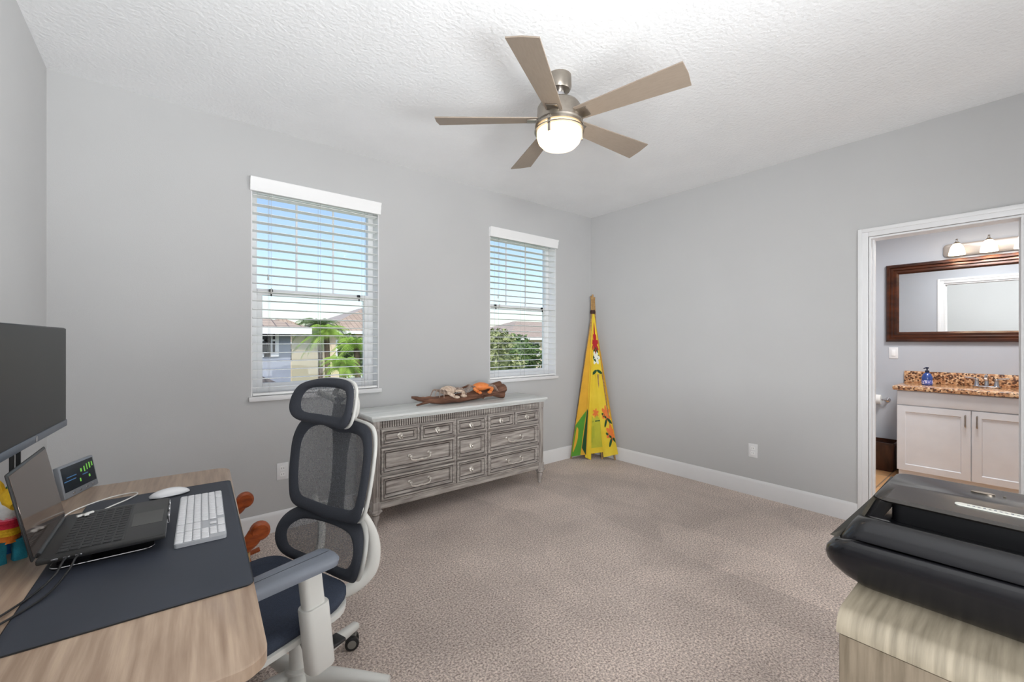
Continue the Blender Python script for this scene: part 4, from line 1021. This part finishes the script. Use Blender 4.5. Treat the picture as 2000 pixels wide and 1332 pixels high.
def palm(label, x, y, zt, m, seed, L_=1.1):
    rnd = random.Random(seed); h = zt-GZ
    e = thing('palm_tree', label, 'palm tree', (x, y, GZ), 0, 'palms outside the large-view window')
    part('trunk', M_bark, e, lambda bm: tube(bm, [(0,0,0),(.06,0,h*.5),(0,0,h-.25)], [.14,.10,.10], 10))
    def fr(bm):
        for k in range(26):
            a = 2*PI*k/26*2.4+rnd.uniform(-.2,.2); el = rnd.uniform(-.2,1.25); Lf = L_*rnd.uniform(.8,1.1)
            P = []
            for i in range(9):
                t = i/8; r = Lf*t*math.cos(el*(1-.3*t)); z = h-.3+Lf*(t*math.sin(el)-.75*t*t)
                P.append(Vector((math.cos(a)*r, math.sin(a)*r, z)))
            for i in range(8):
                d_ = (P[i+1]-P[i]); s_ = Vector((-math.sin(a), math.cos(a), 0))
                for q in range(3):
                    p = P[i].lerp(P[i+1], q/3); w = .30*math.sin(PI*min(1, (i+q/3)/8+.12))*L_
                    for sg in (-1, 1):
                        tip = p+s_*sg*w+d_*.9+Vector((0,0,-.12*L_)); v = [bm.verts.new(x_) for x_ in (p, tip, p+d_*.25)]; bm.faces.new(v)
    part('fronds', m, e, fr, smooth=False)
palm('bright green palm standing left of centre in the window view', 4.85, 17.6, 1.95, M_leafA, 1, 1.1)
palm('slender palm at the right side of the window view', 5.0, 14.6, 1.45, M_leafA, 2, .95)
palm('tall palm rising in front of the beige house wall', 5.6, 21.5, 2.3, M_leafB, 3, 1.4)
palm('low palm in the lower middle of the window view', 4.0, 12.9, .95, M_leafA, 4, .8)
tree('small bright green tree low in front of the palms', 3.55, 11.1, .35, .62, M_leafA, 5)
tree('dark green tree at the right edge of the window view', 6.4, 18.4, 1.75, 1.15, M_leafB, 6)
tree('olive green tree left in the corner window view', 9.2, 12.6, 1.95, 1.35, M_leafC, 7)
tree('deep green tree in the middle of the corner window view', 11.9, 14.2, 1.9, 1.35, M_leafB, 8)
tree('olive green tree right in the corner window view', 13.2, 11.6, 1.9, 1.5, M_leafC, 9)

# ---------------------------------------------------------------- lights
w = bpy.data.worlds.new('world'); scene.world = w; w.use_nodes = True
nt = w.node_tree; bg = nt.nodes['Background']
sky = nt.nodes.new('ShaderNodeTexSky'); sky.sky_type = 'NISHITA'; sky.sun_disc = False
sky.sun_elevation = math.radians(52); sky.sun_rotation = math.radians(200); sky.air_density = 1.0; sky.dust_density = 1.2; sky.ozone_density = 1
hs = nt.nodes.new('ShaderNodeHueSaturation'); hs.inputs['Saturation'].default_value = .95
nt.links.new(sky.outputs[0], hs.inputs['Color']); nt.links.new(hs.outputs[0], bg.inputs[0]); bg.inputs[1].default_value = .2
def light(name, kind, loc, power, color=(1,1,1), size=None, rot=None, size_y=None, angle=None, radius=None):
    l = bpy.data.lights.new(name, kind); l.energy = power; l.color = color
    if kind == 'AREA':
        l.size = size
        if size_y: l.shape = 'RECTANGLE'; l.size_y = size_y
    if kind == 'SUN': l.angle = angle or .01
    if radius: l.shadow_soft_size = radius
    o = bpy.data.objects.new(name, l); COL.objects.link(o); o.location = loc
    if rot: o.rotation_euler = rot
    return o
sun = light('sun', 'SUN', (0,-5,20), 3.6, (1,.96,.9), angle=.012)
sun.rotation_euler = Vector((.35, .62, -.85)).to_track_quat('-Z', 'Y').to_euler()
def aimed(name, loc, d, power, size, size_y, spread, color=(.96,.985,1)):
    o = light(name, 'AREA', loc, power, color, size, Vector(d).to_track_quat('-Z', 'Y').to_euler(), size_y)
    o.data.spread = math.radians(spread); return o
# fill lights added to brighten the room, behind the camera, some bounced off the ceiling
aimed('rear_right_fill', (3.3,-1.1,1.6), (-1,.60,.10), 21, 1.0, 1.0, 70)
aimed('rear_left_fill', (-.2,-1.12,1.5), (.84,.80,.02), 25, .9, 1.2, 70)
aimed('ceiling_wash_centre', (1.3,-1.1,1.0), (-.1,.9,.42), 6, 1.6, .6, 70)
aimed('ceiling_wash_left', (.5,-1.1,.9), (-.15,.72,.70), 14, .8, .6, 80)
aimed('ceiling_bounce', (1.2,-.9,.3), (.0,.12,1), 30, 3.0, .7, 180)
light('fan_bulb', 'POINT', (1.653,1.634,H-.42), .8, (1,.86,.7), radius=.01)
for y in (.47, .27, .07, -.13): light('vanity_bulb', 'POINT', (BX1-.12, y, 2.135), 2.6, (1,.84,.66), radius=.012)
light('bathroom_ceiling_fill', 'AREA', (4.8, .3, BH-.02), 30, (.98,.99,1), .5)  # fill added to brighten the bathroom, no ceiling fixture behind it

# ---------------------------------------------------------------- camera
cam = bpy.data.cameras.new('camera'); co = bpy.data.objects.new('camera', cam); COL.objects.link(co)
cam.sensor_width = 36; cam.lens = 36*830/2000; cam.clip_start = .02; cam.clip_end = 300
co.location = (0, 0, 1.303); co.rotation_euler = (math.radians(90), 0, -math.radians(39.0))
scene.camera = co
vs = scene.view_settings; vs.view_transform = 'Standard'; vs.look = 'None'; vs.gamma = 1; vs.exposure = .14; vs.use_curve_mapping = False
scene.cycles.use_denoising = True
scene.cycles.max_bounces = 10; scene.cycles.diffuse_bounces = 6; scene.cycles.transparent_max_bounces = 24
scene.cycles.sample_clamp_indirect = 6
